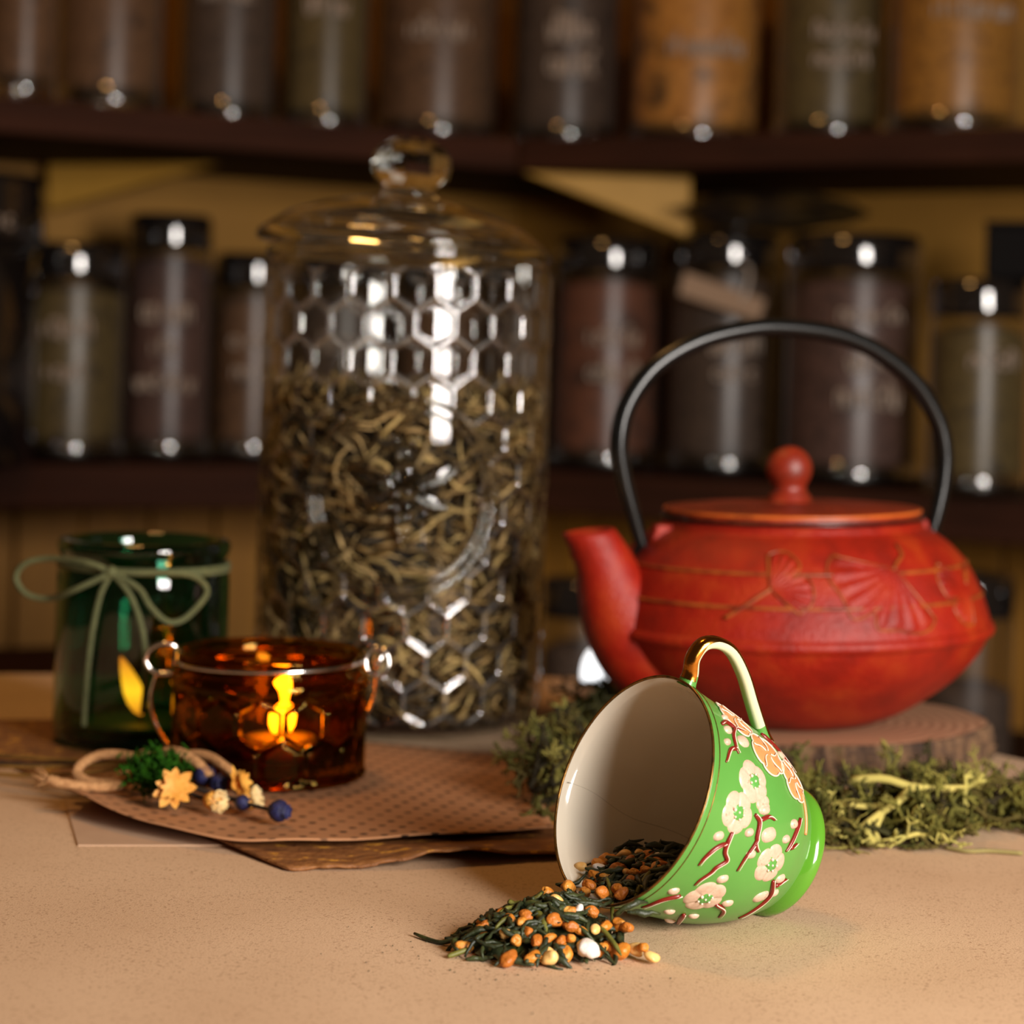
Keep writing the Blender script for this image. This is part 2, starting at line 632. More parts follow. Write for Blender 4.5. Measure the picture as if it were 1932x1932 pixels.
LO = [(-0.478, 2.313, .0575, .306, 'olive', 'glass jar of olive tea with two chalk lines, left of the taller lower jar', [(.205, .055, .020), (.160, .045, .020)]),
      (-0.386, 2.388, .0480, .345, 'plum', 'tall slim glass jar with three chalk lines, upper left beside glass jar', [(.225, .06, .030), (.190, .03, .018), (.150, .07, .020)]),
      (-0.299, 2.445, .0447, .307, 'brown', 'glass jar of brown tea half hidden behind the tall glass jar edge', [(.20, .05, .018), (.165, .04, .018)]),
      (-0.201, 2.498, .0576, .309, 'dark', 'glass jar seen through the left half of the tall glass jar', [(.20, .05, .02)]),
      (-0.084, 2.525, .0552, .314, 'brown', 'glass jar seen through the right half of the tall glass jar', [(.20, .05, .02)]),
      (0.006, 2.479, .0350, .316, 'dark', 'slim dark glass jar behind the right edge of the tall glass jar', [(.20, .04, .02)]),
      (0.108, 2.461, .0611, .337, 'rust', 'glass jar of rust and black tea right of the tall glass jar', [(.215, .06, .022), (.175, .06, .022)]),
      (0.241, 2.423, .0630, .344, 'dark', 'glass jar of dark grey tea wearing a tilted paper tag', [(.21, .06, .018), (.18, .05, .018)]),
      (0.366, 2.293, .0731, .339, 'plum', 'wide glass jar of reddish brown tea behind the teapot handle, chalk lettered', [(.245, .07, .018), (.195, .05, .018), (.155, .07, .028)]),
      (0.470, 2.150, .0496, .289, 'olive', 'shorter glass jar of olive gold tea at right edge of lower shelf', [(.20, .05, .018)])]
for i, (x, y, r, zt, fm, lab, wr) in enumerate(LO):
    canister(x, y, ZL, r, zt, lab, GL_, FM[fm], 'dried tea filling the ' + lab.replace('glass jar', 'jar'), 0.30, wr, seed=20 + i)
# bottom row of closed canisters
for (x, y, r, zt, lab, col) in [(0.078, 2.14, .042, -.022, 'black lidded canister low behind the teapot spout', 'dark'),
                                (0.424, 1.95, .042, .012, 'grey canister below shelf height, right of the teapot', 'dark'),
                                (0.520, 1.93, .043, .010, 'dark canister at the right frame edge below the shelf', 'dark')]:
    canister(x, y, -0.215, r, zt, lab, 'canisters on the lowest shelf', FM[col], 'dried tea inside the ' + lab, 0.12, seed=int(x * 1000))

# black tin at the left, black box at the right, dark packet, tag
o = thing('black_tin', 'large black tin with a white label line, left edge of lower shelf', 'tin', (-0.575, 2.19, ZL))
link('body', MB().add(*lathe([(.001, 0), (.078, 0), (.082, .004), (.082, .225), (.001, .226)], 48, (-0.575, 2.21, ZL))), M_bglid, o)
link('lid', MB().add(*lathe([(.001, .2275), (.085, .2275), (.086, .235), (.086, .285), (.080, .298), (.001, .30)], 48, (-0.575, 2.21, ZL))), M_bglid, o)
link('handwriting', scribble((-0.575, 2.21), 0.0868, 0.313, 0.06, 0.018, 77, 0.55), M_chalk, o)
o = thing('black_box', 'black cardboard box resting on the lid of the rightmost lower jar', 'box', (0.515, 2.15, 0.289))
bevel(link('carton', MB().add(*box((0.515, 2.15, 0.3165), (0.076, 0.07, 0.052), -0.3)), plain('black_card', lin(16, 14, 14), 0.7, spec=0.1), o, smooth=False), 0.003)
bevel(link('flap', MB().add(*box((0.515, 2.15, 0.345), (0.079, 0.073, 0.005), -0.3)), plain('black_card_flap', lin(18, 16, 16), 0.7, spec=0.1), o, smooth=False), 0.002)
M_pk = mottled('dark_foil', [(0.4, lin(40, 32, 26)), (0.6, lin(72, 56, 30))], 20, 0.4, 0.3)
o = thing('tea_packet', 'dark foil packet lying across the lids of two lower jars', 'packet', (0.285, 2.36, 0.345))
v, f = lathe([(0.001, 0), (0.5, 0)], 4)
gx, gy = 16, 10
vv, ff = [], []
for s in (1, -1):
    for i in range(gx + 1):
        for j in range(gy + 1):
            a, b = i / gx * 2 - 1, j / gy * 2 - 1
            hgt = 0.021 * (1 - abs(a) ** 4) * (1 - abs(b) ** 3) + 0.002 * math.sin(7 * a + 3 * b)
            p = np.array([a * 0.095, b * 0.06, s * hgt]) @ rot_z(0.5)
            vv.append(p + np.array([0.285, 2.36, 0.367]))
for s in range(2):
    for i in range(gx):
        for j in range(gy):
            q = s * (gx + 1) * (gy + 1) + i * (gy + 1) + j
            a = (q, q + gy + 1, q + gy + 2, q + 1)
            ff.append(a if s == 0 else a[::-1])
link('pouch', MB().add(vv, ff), M_pk, o)
link('seal', MB().add(*box((0.205, 2.405, 0.367), (0.02, 0.11, 0.002), -0.5)), M_pk, o, smooth=False)
o = thing('paper_tag', 'tilted cream paper tag hanging on a dark grey tea jar', 'tag', (0.255, 2.345, 0.30))
tg = [np.array(p) for p in ((0.186, 2.335, 0.297), (0.276, 2.335, 0.268), (0.269, 2.335, 0.245), (0.180, 2.335, 0.272))]
th = np.array([0, 0.0012, 0])
link('card', MB().add(tg + [p + th for p in tg], [(3, 2, 1, 0), (4, 5, 6, 7), (0, 1, 5, 4), (1, 2, 6, 5), (2, 3, 7, 6), (3, 0, 4, 7)]),
     plain('tag_card', lin(150, 122, 96), 0.7), o, smooth=False)
link('string', MB().add(*tube(spline([(0.250, 2.334, 0.268), (0.256, 2.337, 0.285), (0.258, 2.350, 0.303), (0.25, 2.358, 0.309)], 14), 0.0022, 6)), plain('tag_string', lin(190, 180, 170), 0.4), o)

# ------------------------------------------------------------------ table and cloth
m, nt, N, L, b = new_mat('speckled_canvas')
tc = N.new('ShaderNodeTexCoord')
n1 = N.new('ShaderNodeTexNoise')
n1.inputs['Scale'].default_value = 9
n1.inputs['Detail'].default_value = 3
cr = N.new('ShaderNodeValToRGB')
cr.color_ramp.elements[0].position, cr.color_ramp.elements[0].color = 0.35, lin(206, 172, 138)
cr.color_ramp.elements[1].position, cr.color_ramp.elements[1].color = 0.65, lin(217, 184, 150)
vo = N.new('ShaderNodeTexNoise')
vo.inputs['Scale'].default_value = 900
vo.inputs['Detail'].default_value = 2
c2 = N.new('ShaderNodeValToRGB')
c2.color_ramp.elements[0].position, c2.color_ramp.elements[0].color = 0.57, (0, 0, 0, 1)
c2.color_ramp.elements[1].position, c2.color_ramp.elements[1].color = 0.68, (1, 1, 1, 1)
n3 = N.new('ShaderNodeTexNoise')
n3.inputs['Scale'].default_value = 40
mu = N.new('ShaderNodeMath')
mu.operation = 'MULTIPLY'
mx = N.new('ShaderNodeMixRGB')
mx.inputs[2].default_value = lin(150, 114, 86)
wv = N.new('ShaderNodeTexNoise')
wv.inputs['Scale'].default_value = 1600
bp = N.new('ShaderNodeBump')
bp.inputs['Strength'].default_value = 0.35
bp.inputs['Distance'].default_value = 0.0004
for nn in (n1, vo, n3, wv):
    L.new(tc.outputs['Object'], nn.inputs['Vector'])
L.new(n1.outputs['Fac'], cr.inputs['Fac'])
L.new(vo.outputs['Fac'], c2.inputs['Fac'])
L.new(c2.outputs['Color'], mu.inputs[0])
L.new(n3.outputs['Fac'], mu.inputs[1])
L.new(mu.outputs[0], mx.inputs[0])
L.new(cr.outputs['Color'], mx.inputs[1])
L.new(mx.outputs[0], b.inputs['Base Color'])
b.inputs['Roughness'].default_value = 0.85
b.inputs['Specular IOR Level'].default_value = 0.15
L.new(wv.outputs['Fac'], bp.inputs['Height'])
L.new(bp.outputs['Normal'], b.inputs['Normal'])
M_canvas = m

TP = [(-0.62, 1.205), (0.0, 1.312), (0.088, 1.312), (0.2558, 1.0887), (0.50, 0.76), (0.50, 0.30), (-0.62, 0.30)]
inset = [(x * 0.985 - 0.0008, 0.75 + (y - 0.75) * 0.985) for x, y in TP]
o = thing('table', 'wooden table under the beige canvas cloth', 'table', (-0.05, 0.75, -0.75))
link('tabletop', MB().add(*prism(inset, -0.03, -0.0016)), M_shelf, o, smooth=False)
for lx, ly in ((-0.55, 0.38), (0.43, 0.38), (-0.55, 1.12), (0.03, 1.23)):
    link('leg', MB().add(*prism([(lx - .025, ly - .025), (lx + .025, ly - .025), (lx + .025, ly + .025), (lx - .025, ly + .025)], -0.75, -0.03)), M_shelf, o, smooth=False)
cl = link('tablecloth', MB().add(*prism(TP, -0.0016, 0.0)), M_canvas, loc=(-0.05, 0.75, -0.0016), smooth=False)
tag(cl, 'beige speckled canvas cloth covering the table top', 'tablecloth')


# ------------------------------------------------------------------ sheets of paper on the table, and a painted shadow
def sheet(front, back, zf, n, m, th):
    F, B = spline(front, n + 1), spline(back, n + 1)
    V = []
    for i in range(n + 1):
        for j in range(m + 1):
            s = j / m
            p = F[i] * (1 - s) + B[i] * s
            p = np.array([p[0], p[1], zf(i / n, s, p)])
            V.append(p)
    V = np.array(V)
    k = len(V)
    W = np.vstack([V, V - np.array([0, 0, th])])
    f = []
    for i in range(n):
        for j in range(m):
            q = i * (m + 1) + j
            f.append((q, q + m + 1, q + m + 2, q + 1))
            f.append(tuple(k + x for x in (q + 1, q + m + 2, q + m + 1, q)))
    rim = [i * (m + 1) for i in range(n + 1)] + [n * (m + 1) + j for j in range(1, m + 1)] + [i * (m + 1) + m for i in range(n - 1, -1, -1)] + [j for j in range(m - 1, 0, -1)]
    for a, b_ in zip(rim, rim[1:] + rim[:1]):
        f.append((a, k + a, k + b_, b_))
    return W, f


M_shade = mottled('painted_shade', [(0.3, lin(184, 150, 120)), (0.7, lin(198, 164, 134))], 30, 0.8, 0.1)  # shadow of the dotted paper on the cloth, painted as a thin darker sheet
gs = link('shade_sheet', MB().add(*prism([(-0.1632, 0.830), (-0.070, 0.842), (-0.085, 0.95), (-0.1876, 0.9196)], 0.0001, 0.0006)), M_shade, loc=(-0.12, 0.88, 0.0001), smooth=False)
tag(gs, 'thin sheet painted as the shadow under the dotted paper at left', 'paper')

M_brown = mottled('gold_flecked_bark_paper', [(0.25, lin(92, 54, 24)), (0.45, lin(128, 80, 38)), (0.60, lin(148, 96, 46)), (0.66, lin(250, 184, 56)), (0.70, lin(140, 88, 40))],
                  120, 0.6, 0.9, stretch=(1, 1.6, 1), bscale=160, bdist=0.0025)


def zb(t, s, p):
    # t along the right edge, s to the far end
    z = 0.0016 + 0.0055 * math.exp(-((t - 0.52) / 0.22) ** 2) * math.exp(-s / 0.06)
    z += 0.0018 * math.exp(-t / 0.06) * math.exp(-((s - 0.15) / 0.1) ** 2)
    z += 0.0004 * math.sin(40 * t + 3) * math.exp(-s / 0.05)
    return z


def rough_edge(p, amp, seed):
    r = np.random.default_rng(seed)
    P = np.array(spline(p, 60))
    P[1:-1, :2] += amp * r.normal(size=(58, 2))
    return P


bs = link('bark_paper', MB().add(*sheet(rough_edge([(-0.0789, 0.799, 0), (-0.045, 0.806, 0), (-0.0178, 0.815, 0), (0.0208, 0.829, 0), (0.112, 0.858, 0)], 0.0004, 3),
                                        [(-0.31, 1.085, 0), (-0.22, 1.105, 0), (-0.12, 1.125, 0)], zb, 90, 60, 0.0010)), M_brown, loc=(-0.1, 0.95, 0.0006))
tag(bs, 'brown gold-flecked bark paper with rough edges under the dotted paper', 'paper')

m, nt, N, L, b = new_mat('dotted_paper')
tc = N.new('ShaderNodeTexCoord')
mp = N.new('ShaderNodeMapping')
mp.inputs['Rotation'].default_value = (0, 0, 0.35)
mp.inputs['Scale'].default_value = (112, 100, 0)
vf = N.new('ShaderNodeVectorMath')
vf.operation = 'FRACTION'
vs = N.new('ShaderNodeVectorMath')
vs.operation = 'SUBTRACT'
vs.inputs[1].default_value = (0.5, 0.5, 0)
vl = N.new('ShaderNodeVectorMath')
vl.operation = 'LENGTH'
cr = N.new('ShaderNodeValToRGB')
cr.color_ramp.elements[0].position, cr.color_ramp.elements[0].color = 0.15, (1, 1, 1, 1)
cr.color_ramp.elements[1].position, cr.color_ramp.elements[1].color = 0.22, (0, 0, 0, 1)
nz = N.new('ShaderNodeTexNoise')
nz.inputs['Scale'].default_value = 25
mr = N.new('ShaderNodeMapRange')
mr.inputs['From Min'].default_value = 0.4
mr.inputs['From Max'].default_value = 0.6
mr.inputs['To Min'].default_value = 0.6
mu = N.new('ShaderNodeMath')
mu.operation = 'MULTIPLY'
mx = N.new('ShaderNodeMixRGB')
mx.inputs[1].default_value = lin(178, 128, 90)
mx.inputs[2].default_value = lin(40, 28, 22)
L.new(tc.outputs['Object'], mp.inputs['Vector'])
L.new(tc.outputs['Object'], nz.inputs['Vector'])
L.new(nz.outputs['Fac'], mr.inputs['Value'])
L.new(mp.outputs['Vector'], vf.inputs[0])
L.new(vf.outputs[0], vs.inputs[0])
L.new(vs.outputs[0], vl.inputs[0])
L.new(vl.outputs['Value'], cr.inputs['Fac'])
L.new(cr.outputs['Color'], mu.inputs[0])
L.new(mr.outputs[0], mu.inputs[1])
L.new(mu.outputs[0], mx.inputs[0])
L.new(mx.outputs[0], b.inputs['Base Color'])
b.inputs['Roughness'].default_value = 0.7
b.inputs['Specular IOR Level'].default_value = 0.2
M_dots = m
fr = [(-0.1775, 0.880, .012), (-0.1581, 0.8588, .010), (-0.1336, 0.8406, .007), (-0.1044, 0.8256, .006), (-0.0777, 0.8255, .006), (-0.0496, 0.8338, .006),
      (-0.0188, 0.8454, .006), (0.0226, 0.8645, .006)]
frz = spline(fr, 200)[:, 2]


def zd(t, s, p):
    return 0.0032 + (frz[min(199, int(t * 199))] - 0.0032) * math.exp(-s / 0.16) + 0.0004 * math.sin(t * 25) * math.exp(-s / .2)


ds = link('dotted_paper', MB().add(*sheet(fr, [(-0.165, 1.06, 0), (-0.1, 1.065, 0), (0.012, 1.03, 0)], zd, 70, 50, 0.0005)), M_dots, loc=(-0.09, 0.95, 0.0026))
tag(ds, 'tan paper printed with rows of small dark dots, under the amber jar', 'paper')

ZP = 0.0036   # top of the papers under the jars
# ------------------------------------------------------------------ tall glass jar with honeycomb relief
JX, JY, JR = -0.0562, 1.139, 0.0762
JZ = ZP
HROW, ZR1, MEDZ, MEDR = 0.0190, 0.2300, 0.1245, 0.0495


def hexfield(u, w, cw, row):
    """distance to the nearest honeycomb edge and offset of u from the cell centre; pointy-top cells of width cw"""
    best = None
    j = np.round(w / row)
    out = None
    for dj in (-1, 0, 1):
        jj = j + dj
        off = np.where(np.mod(jj, 2) == 1, cw / 2, 0.0)
        i = np.round((u - off) / cw)
        for di in (-1, 0, 1):
            cx = (i + di) * cw + off
            cz = jj * row
            d = np.stack([u - cx, w - cz], -1)
            dist = (d ** 2).sum(-1)
            if out is None:
                out = [dist, cx, cz]
            else:
                k = dist < out[0]
                out = [np.where(k, dist, out[0]), np.where(k, cx, out[1]), np.where(k, cz, out[2])]
    dx, dz = u - out[1], w - out[2]
    ex = cw / 2 - np.abs(dx)
    ed = cw / 2 - np.abs(dx * 0.5) - np.abs(dz * 0.866)
    ed2 = cw / 2 - (np.abs(dx) * 0.5 + np.abs(dz) * 0.866)
    return np.minimum(ex, ed2), dx, dz


def sstep(a, b, x):
    t = np.clip((x - a) / (b - a), 0, 1)
    return t * t * (3 - 2 * t)


NC = 22
CW = 2 * PI * JR / NC
nth = NC * 40
zs = np.concatenate([[0.0, 0.0006, 0.0015, 0.003, 0.005], np.arange(0.0065, 0.247, 0.0009)])
th0 = np.linspace(0, 2 * PI, nth, endpoint=False)
TH, ZZ = np.meshgrid(th0, zs)
aface = -PI / 2 + math.radians(3.0)          # direction of the medallion: towards the viewer
U = (np.mod(TH - aface + PI, 2 * PI) - PI) * JR
W = ZZ + JZ - ZR1
e, dx, dz = hexfield(U - CW / 2 * 0.25, W, CW, HROW)
R = np.full_like(TH, JR)
R = np.where(ZZ < 0.0065, JR - 0.008 + 0.008 * np.sqrt(np.clip(1 - (1 - ZZ / 0.0065) ** 2, 0, 1)), R)
R = R - 0.0016 * sstep(0.236, 0.243, ZZ)
med = np.hypot(U - 0.0, ZZ + JZ - MEDZ)
act = sstep(0.004, 0.010, ZZ) * (1 - sstep(0.2335, 0.2365, ZZ)) * sstep(MEDR - 0.001, MEDR + 0.001, med)
flat = JR * (np.cos(CW / 2 / JR) / np.cos(dx / JR)) - JR
ridge = (1 - sstep(0.0008, 0.0021, e))
R = R + act * (0.45 * flat - 0.0002 - 0.02 * np.abs(dz) * 0.15 + 0.0010 * ridge)
rmask = act * (1 - sstep(0.0004, 0.0024, e)) * 0.75
X = JX + R * np.cos(TH)
Y = JY + R * np.sin(TH)
Vj = np.stack([X, Y, ZZ + JZ], -1).reshape(-1, 3)
fj = []
for i in range(len(zs) - 1):
    for j in range(nth):
        q = (j + 1) % nth
        fj.append((i * nth + j, i * nth + q, (i + 1) * nth + q, (i + 1) * nth + j))
fj.append(tuple(range(nth))[::-1])
M_jar = thin_glass('clear_pressed_glass', (0.93, 0.94, 0.92, 1), rough=0.015, f0=0.05, ridge=True)
M_clear = real_glass('clear_glass', (0.97, 0.98, 0.96, 1), 1.45)
M_thin = thin_glass('clear_thin_glass', (0.93, 0.94, 0.91, 1), rough=0.02, f0=0.06)
jar = thing('glass_storage_jar', 'tall clear glass jar with honeycomb relief and lid, filled with loose tea', 'jar', (JX, JY, JZ))
link('glass_body', MB().add(Vj, fj), M_jar, jar, attr=('ridge', rmask.ravel()))
link('rim_band', MB().add(*lathe([(JR - .0022, .2425), (JR - .0005, .2435), (JR - .0002, .2465), (JR - .0022, .2485), (JR - .0045, .2480), (JR - .005, .2440)], 96, (JX, JY, JZ), closed=True)), M_clear, jar)


def on_jar(u, w, h=0.0):
    a = aface + u / JR
    return np.array([JX + (JR + h) * math.cos(a), JY + (JR + h) * math.sin(a), MEDZ + w])


mbm = MB()
for rr_, hh in ((MEDR, 0.0017), (MEDR - 0.0055, 0.0012)):
    P = [on_jar(rr_ * math.cos(t), rr_ * math.sin(t), 0.0002) for t in np.linspace(0, 2 * PI, 121)]
    mbm.add(*tube(P, hh, 8, caps=False))
link('medallion_ring', mbm, M_clear, jar)
# pressed bee in the medallion
bee = MB()


def blob(u, w, ru, rw, h, rotd=0.0):
    n, k = 20, 7
    v, f = [], []
    for i in range(k + 1):
        a = i / k * PI / 2
        for j in range(n):
            t = 2 * PI * j / n
            x, y = ru * math.cos(t) * math.cos(a), rw * math.sin(t) * math.cos(a)
            c, s = math.cos(rotd), math.sin(rotd)
            v.append(on_jar(u + c * x - s * y, w + s * x + c * y, h * math.sin(a) - 0.0004))
    for i in range(k):
        for j in range(n):
            q = (j + 1) % n
            f.append((i * n + j, i * n + q, (i + 1) * n + q, (i + 1) * n + j))
    bee.add(v, f)


blob(0.001, 0.0215, 0.0050, 0.0045, 0.0042)
blob(0.001, 0.0120, 0.0062, 0.0070, 0.0050)
for k, (w, rw_) in enumerate(((0.002, 0.0062), (-0.0045, 0.0060), (-0.0105, 0.0052), (-0.016, 0.0042), (-0.0205, 0.003))):
    blob(0.001, w, rw_, 0.0036, 0.0044)
for s in (-1, 1):
    blob(0.001 + s * 0.0165, 0.010, 0.0125, 0.0048, 0.0016, s * 0.55)
    blob(0.001 + s * 0.0135, -0.002, 0.0095, 0.0036, 0.0014, -s * 0.35)
    bee.add(*tube([on_jar(0.001 + s * a, w_, 0.0006) for a, w_ in ((.002, .025), (.005, .029), (.009, .031))], 0.0008, 6))
    for q in (0.013, 0.006, -0.003):
        bee.add(*tube([on_jar(0.001 + s * a, q + d_, 0.0004) for a, d_ in ((.005, 0), (.010, -.004), (.012, -.009))], 0.0007, 6))
link('bee_emblem', bee, M_clear, jar, label='pressed bee emblem in the round medallion')

# lid, tilted a little to the right
tilt = math.radians(3.4)
LC = np.array([-0.0594, JY, 0.2531])


def tiltv(v):
    v = np.asarray(v, float)
    c, s = math.cos(tilt), math.sin(tilt)
    d = v - LC
    return LC + np.stack([c * d[:, 0] + s * d[:, 2], d[:, 1], -s * d[:, 0] + c * d[:, 2]], -1)


RL = 0.0788
dome = [(RL - .004, -.0030), (RL - .0008, -.0022), (RL, .0002), (RL - .001, .003), (RL - .005, .0060), (RL * .80, .0135), (RL * .60, .0195), (RL * .40, .0235), (RL * .24, .0262), (.0155, .0275)]
under = [(.0150, .0245), (RL * .40, .0200), (RL * .60, .0160), (RL * .80, .0102), (RL - .008, .0035), (RL - .009, -.0030)]
v, f = lathe(dome + under, 96, LC, closed=True)
lid = link('lid', MB().add(tiltv(v), f), M_clear, jar)
kn = [(0.0005, .0262), (.0155, .0262), (.0160, .0280), (.0140, .0300), (.0130, .0312), (.0150, .0325), (.0190, .0355), (.0210, .0400), (.0214, .0440), (.0205, .0490), (.0175, .0535), (.0120, .0565), (.0055, .0578), (.0004, .0580)]
v, f = lathe(kn, 12, LC)
link('lid_knob', MB().add(*(lambda a, b_: (tiltv(a), b_))(*lathe(kn[:5], 40, LC))), M_clear, lid)
# faceted ball knob
kb = MB()
v, f = lathe([(.0125, .0300), (.0165, .0328), (.0203, .0372), (.0214, .0430), (.0205, .0490), (.0170, .0540), (.0100, .0572), (.0004, .0582)], 12, LC)
v2 = tiltv(v)
f.append(tuple(range(12))[::-1])
kb.add(v2, f)
link('ball_knob', kb, M_clear, lid, smooth=False, label='faceted clear glass ball knob')

# loose tea in the jar
def strands(n, rmin, rmax, z0, z1, cx, cy, pal, lmin, lmax, rad, topcap=True):
    mb = MB()
    for i in range(n):
        a = rng.uniform(0, 2 * PI)
        if topcap and i % 6 == 0:
            r = rmax * math.sqrt(rng.random()) * 0.98
            z = z1 + rng.uniform(-0.004, 0.005) + 0.004 * math.cos(a * 2)
        else:
            r = rng.uniform(rmin, rmax)
            z = rng.uniform(z0, z1)
        c = np.array([cx + r * math.cos(a), cy + r * math.sin(a), z])
        rad_d = np.array([math.cos(a), math.sin(a), 0])
        tan = np.array([-math.sin(a), math.cos(a), 0])
        q = rng.normal(0, 0.65)
        d = tan * math.cos(q) + np.array([0, 0, 1]) * math.sin(q) + rad_d * rng.normal(0, 0.25)
        d /= np.linalg.norm(d)
        ln = rng.uniform(lmin, lmax)
        bend = rng.normal(0, 0.28) * ln
        side = np.cross(d, rad_d)
        ts = np.linspace(-0.5, 0.5, 5)
        P = np.array([c + d * ln * t + side * bend * (t * t * 4 - 0.3) * 0.5 for t in ts])
        rr = np.hypot(P[:, 0] - cx, P[:, 1] - cy)
        k = np.minimum(1, rmax / rr)
        P[:, 0] = cx + (P[:, 0] - cx) * k
        P[:, 1] = cy + (P[:, 1] - cy) * k
        P[:, 2] = np.clip(P[:, 2], z0 - 0.001, None)
        w = rad * rng.uniform(0.6, 1.4)
        col = np.array(pal[rng.integers(0, len(pal))][:3]) * rng.uniform(0.45, 1.25)
        mb.add(*tube(P, w * np.array([0.4, 1, 1.1, 0.9, 0.35]), 4), col=col)
    return mb


M_strand = attr_mat('tea_strand', 0.6)
PALJ = [lin(176, 146, 98), lin(152, 122, 78), lin(110, 84, 44), lin(84, 64, 34), lin(60, 48, 28), lin(126, 100, 60), lin(178, 150, 96), lin(50, 40, 26)]
mb = strands(3800, 0.058, 0.0732, JZ + 0.006, 0.171, JX, JY, PALJ, 0.012, 0.032, 0.00105)
mb.add(*lathe([(0.001, JZ + .004), (.058, JZ + .005), (.060, 0.168), (0.001, 0.170)], 32, (JX, JY, 0)), col=lin(38, 30, 20)[:3])
o = link('loose_tea', mb, M_strand, loc=(JX, JY, JZ + 0.003))
tag(o, 'curled olive brown tea leaves filling the tall honeycomb glass jar', 'dried tea', None, 'stuff')

# ------------------------------------------------------------------ green candle jar
GX, GY, GR = -0.1785, 1.053, 0.0422
GZ = ZP - 0.001
M_green = thin_glass('green_glass', (0.25, 0.53, 0.42, 1), rough=0.03, f0=0.05)
gj = thing('green_candle_jar', 'dark green glass candle jar tied with an olive cord bow', 'candle jar', (GX, GY, GZ))
H = 0.101 - GZ
pr = [(.001, 0), (GR - .006, 0), (GR - .0015, .0012), (GR, .005), (GR, .078), (GR - .0006, .083), (GR - .0022, .0862), (GR - .0024, .089), (GR - .0008, .0915), (GR, .0940), (GR, H - .0025), (GR - .0012, H - .0004),
      (GR - .0035, H), (GR - .0050, H - .002), (GR - .0052, .0905), (GR - .0040, .084), (GR - .0040, .0065), (GR - .008, .0045), (.001, .0045)]
link('glass_body', MB().add(*lathe(pr, 72, (GX, GY, GZ))), M_green, gj)
M_cord = mottled('olive_cord', [(0.3, lin(74, 78, 46)), (0.7, lin(98, 100, 62))], 400, 0.85, 0.6, bscale=900)
M_wax = plain('green_wax', lin(64, 110, 60), 0.5)
M_wick = plain('black_wick', lin(20, 16, 14), 0.9)
wx = link('wax', MB().add(*lathe([(.001, .0048), (GR - .0046, .0048), (GR - .0046, .0105), (GR - .012, .0095), (.001, .0092)], 48, (GX, GY, GZ))), M_wax, gj)
FX = GX + 0.0015
link('wick', MB().add(*tube([(FX, GY - .006, GZ + .009), (FX - .0005, GY - .006, GZ + .013), (FX - .001, GY - .006, GZ + .016)], .0008, 6)), M_wick, wx)
fl = [(0, 0), (.002, .002), (.0034, .006), (.0037, .011), (.0031, .017), (.002, .023), (.0008, .0275), (.0001, .029)]
v, f = lathe([(r + 1e-5, z) for r, z in fl], 20)
lean = np.array([-0.27, 0, 0])
v = v * np.array([1.45, 1.0, 1.0])
v = v + (v[:, 2:3] + 6 * v[:, 2:3] ** 2 * 2) * lean + np.array([FX, GY - .006, GZ + .0115])
link('flame', MB().add(v, f), flame_mat('candle_flame_green', .011, .040, 24.0, (0.5, 0.032, 0.002, 1), (1.0, 0.12, 0.006, 1)), gj, label='leaning yellow candle flame')
# cord: turns round the neck and a bow in front
cordR = GR + 0.0009
zc = 0.0888
mbc = MB()
mbc.add(*ring((GX, GY, zc), cordR - .0018, .0013, 72, 8))
mbc.add(*ring((GX, GY, zc - .0016), cordR - .0018, .0012, 72, 8, (0.02, 0.01, 1)))
cord = link('cord', mbc, M_cord, gj)


def gp(px, pz, off=0.002):
    """point just in front of the green jar wall at sideways offset px"""
    yy = math.sqrt(max(0, (cordR + off) ** 2 - px * px)) if abs(px) < cordR else 0
    return np.array([GX + px, GY - yy, pz])


bow = MB()
kx = -0.0075
loops = [
    [gp(kx, .0885, .003), gp(-.020, .0925, .005), (GX - .040, GY - .030, .0925), (GX - .0525, GY - .026, .0895), (GX - .0575, GY - .024, .0822), (GX - .0520, GY - .026, .0748), (GX - .040, GY - .030, .0732), gp(-.026, .0790, .008), gp(-.014, .0850, .005), gp(kx, .0885, .003)],
    [gp(kx, .0885, .003), gp(.006, .0815, .006), gp(.012, .0735, .009), gp(.020, .0665, .011), gp(.027, .0672, .010), gp(.034, .0745, .008), gp(.036, .0805, .006), gp(.030, .0870, .005), gp(.018, .0890, .005), gp(.004, .0885, .004), gp(kx, .0885, .003)],
    [gp(kx, .0885, .003), gp(-.0125, .0780, .003), gp(-.0160, .062, .0025), gp(-.0180, .045, .002), gp(-.0190, .028, .002), gp(-.0195, .0145, .002)],
    [gp(kx, .0885, .003), gp(.001, .0790, .003), gp(.0065, .066, .0025), gp(.0090, .052, .002), gp(.0098, .036, .002), gp(.0090, .022, .002)],
]
for lp in loops:
    bow.add(*tube(spline(lp, 60), 0.00145, 8))
link('bow', bow, M_cord, cord)
bk = MB().add(*ball(gp(kx, .0885, .0035), (.0028, .0024, .0030)))
link('knot', bk, M_cord, cord)

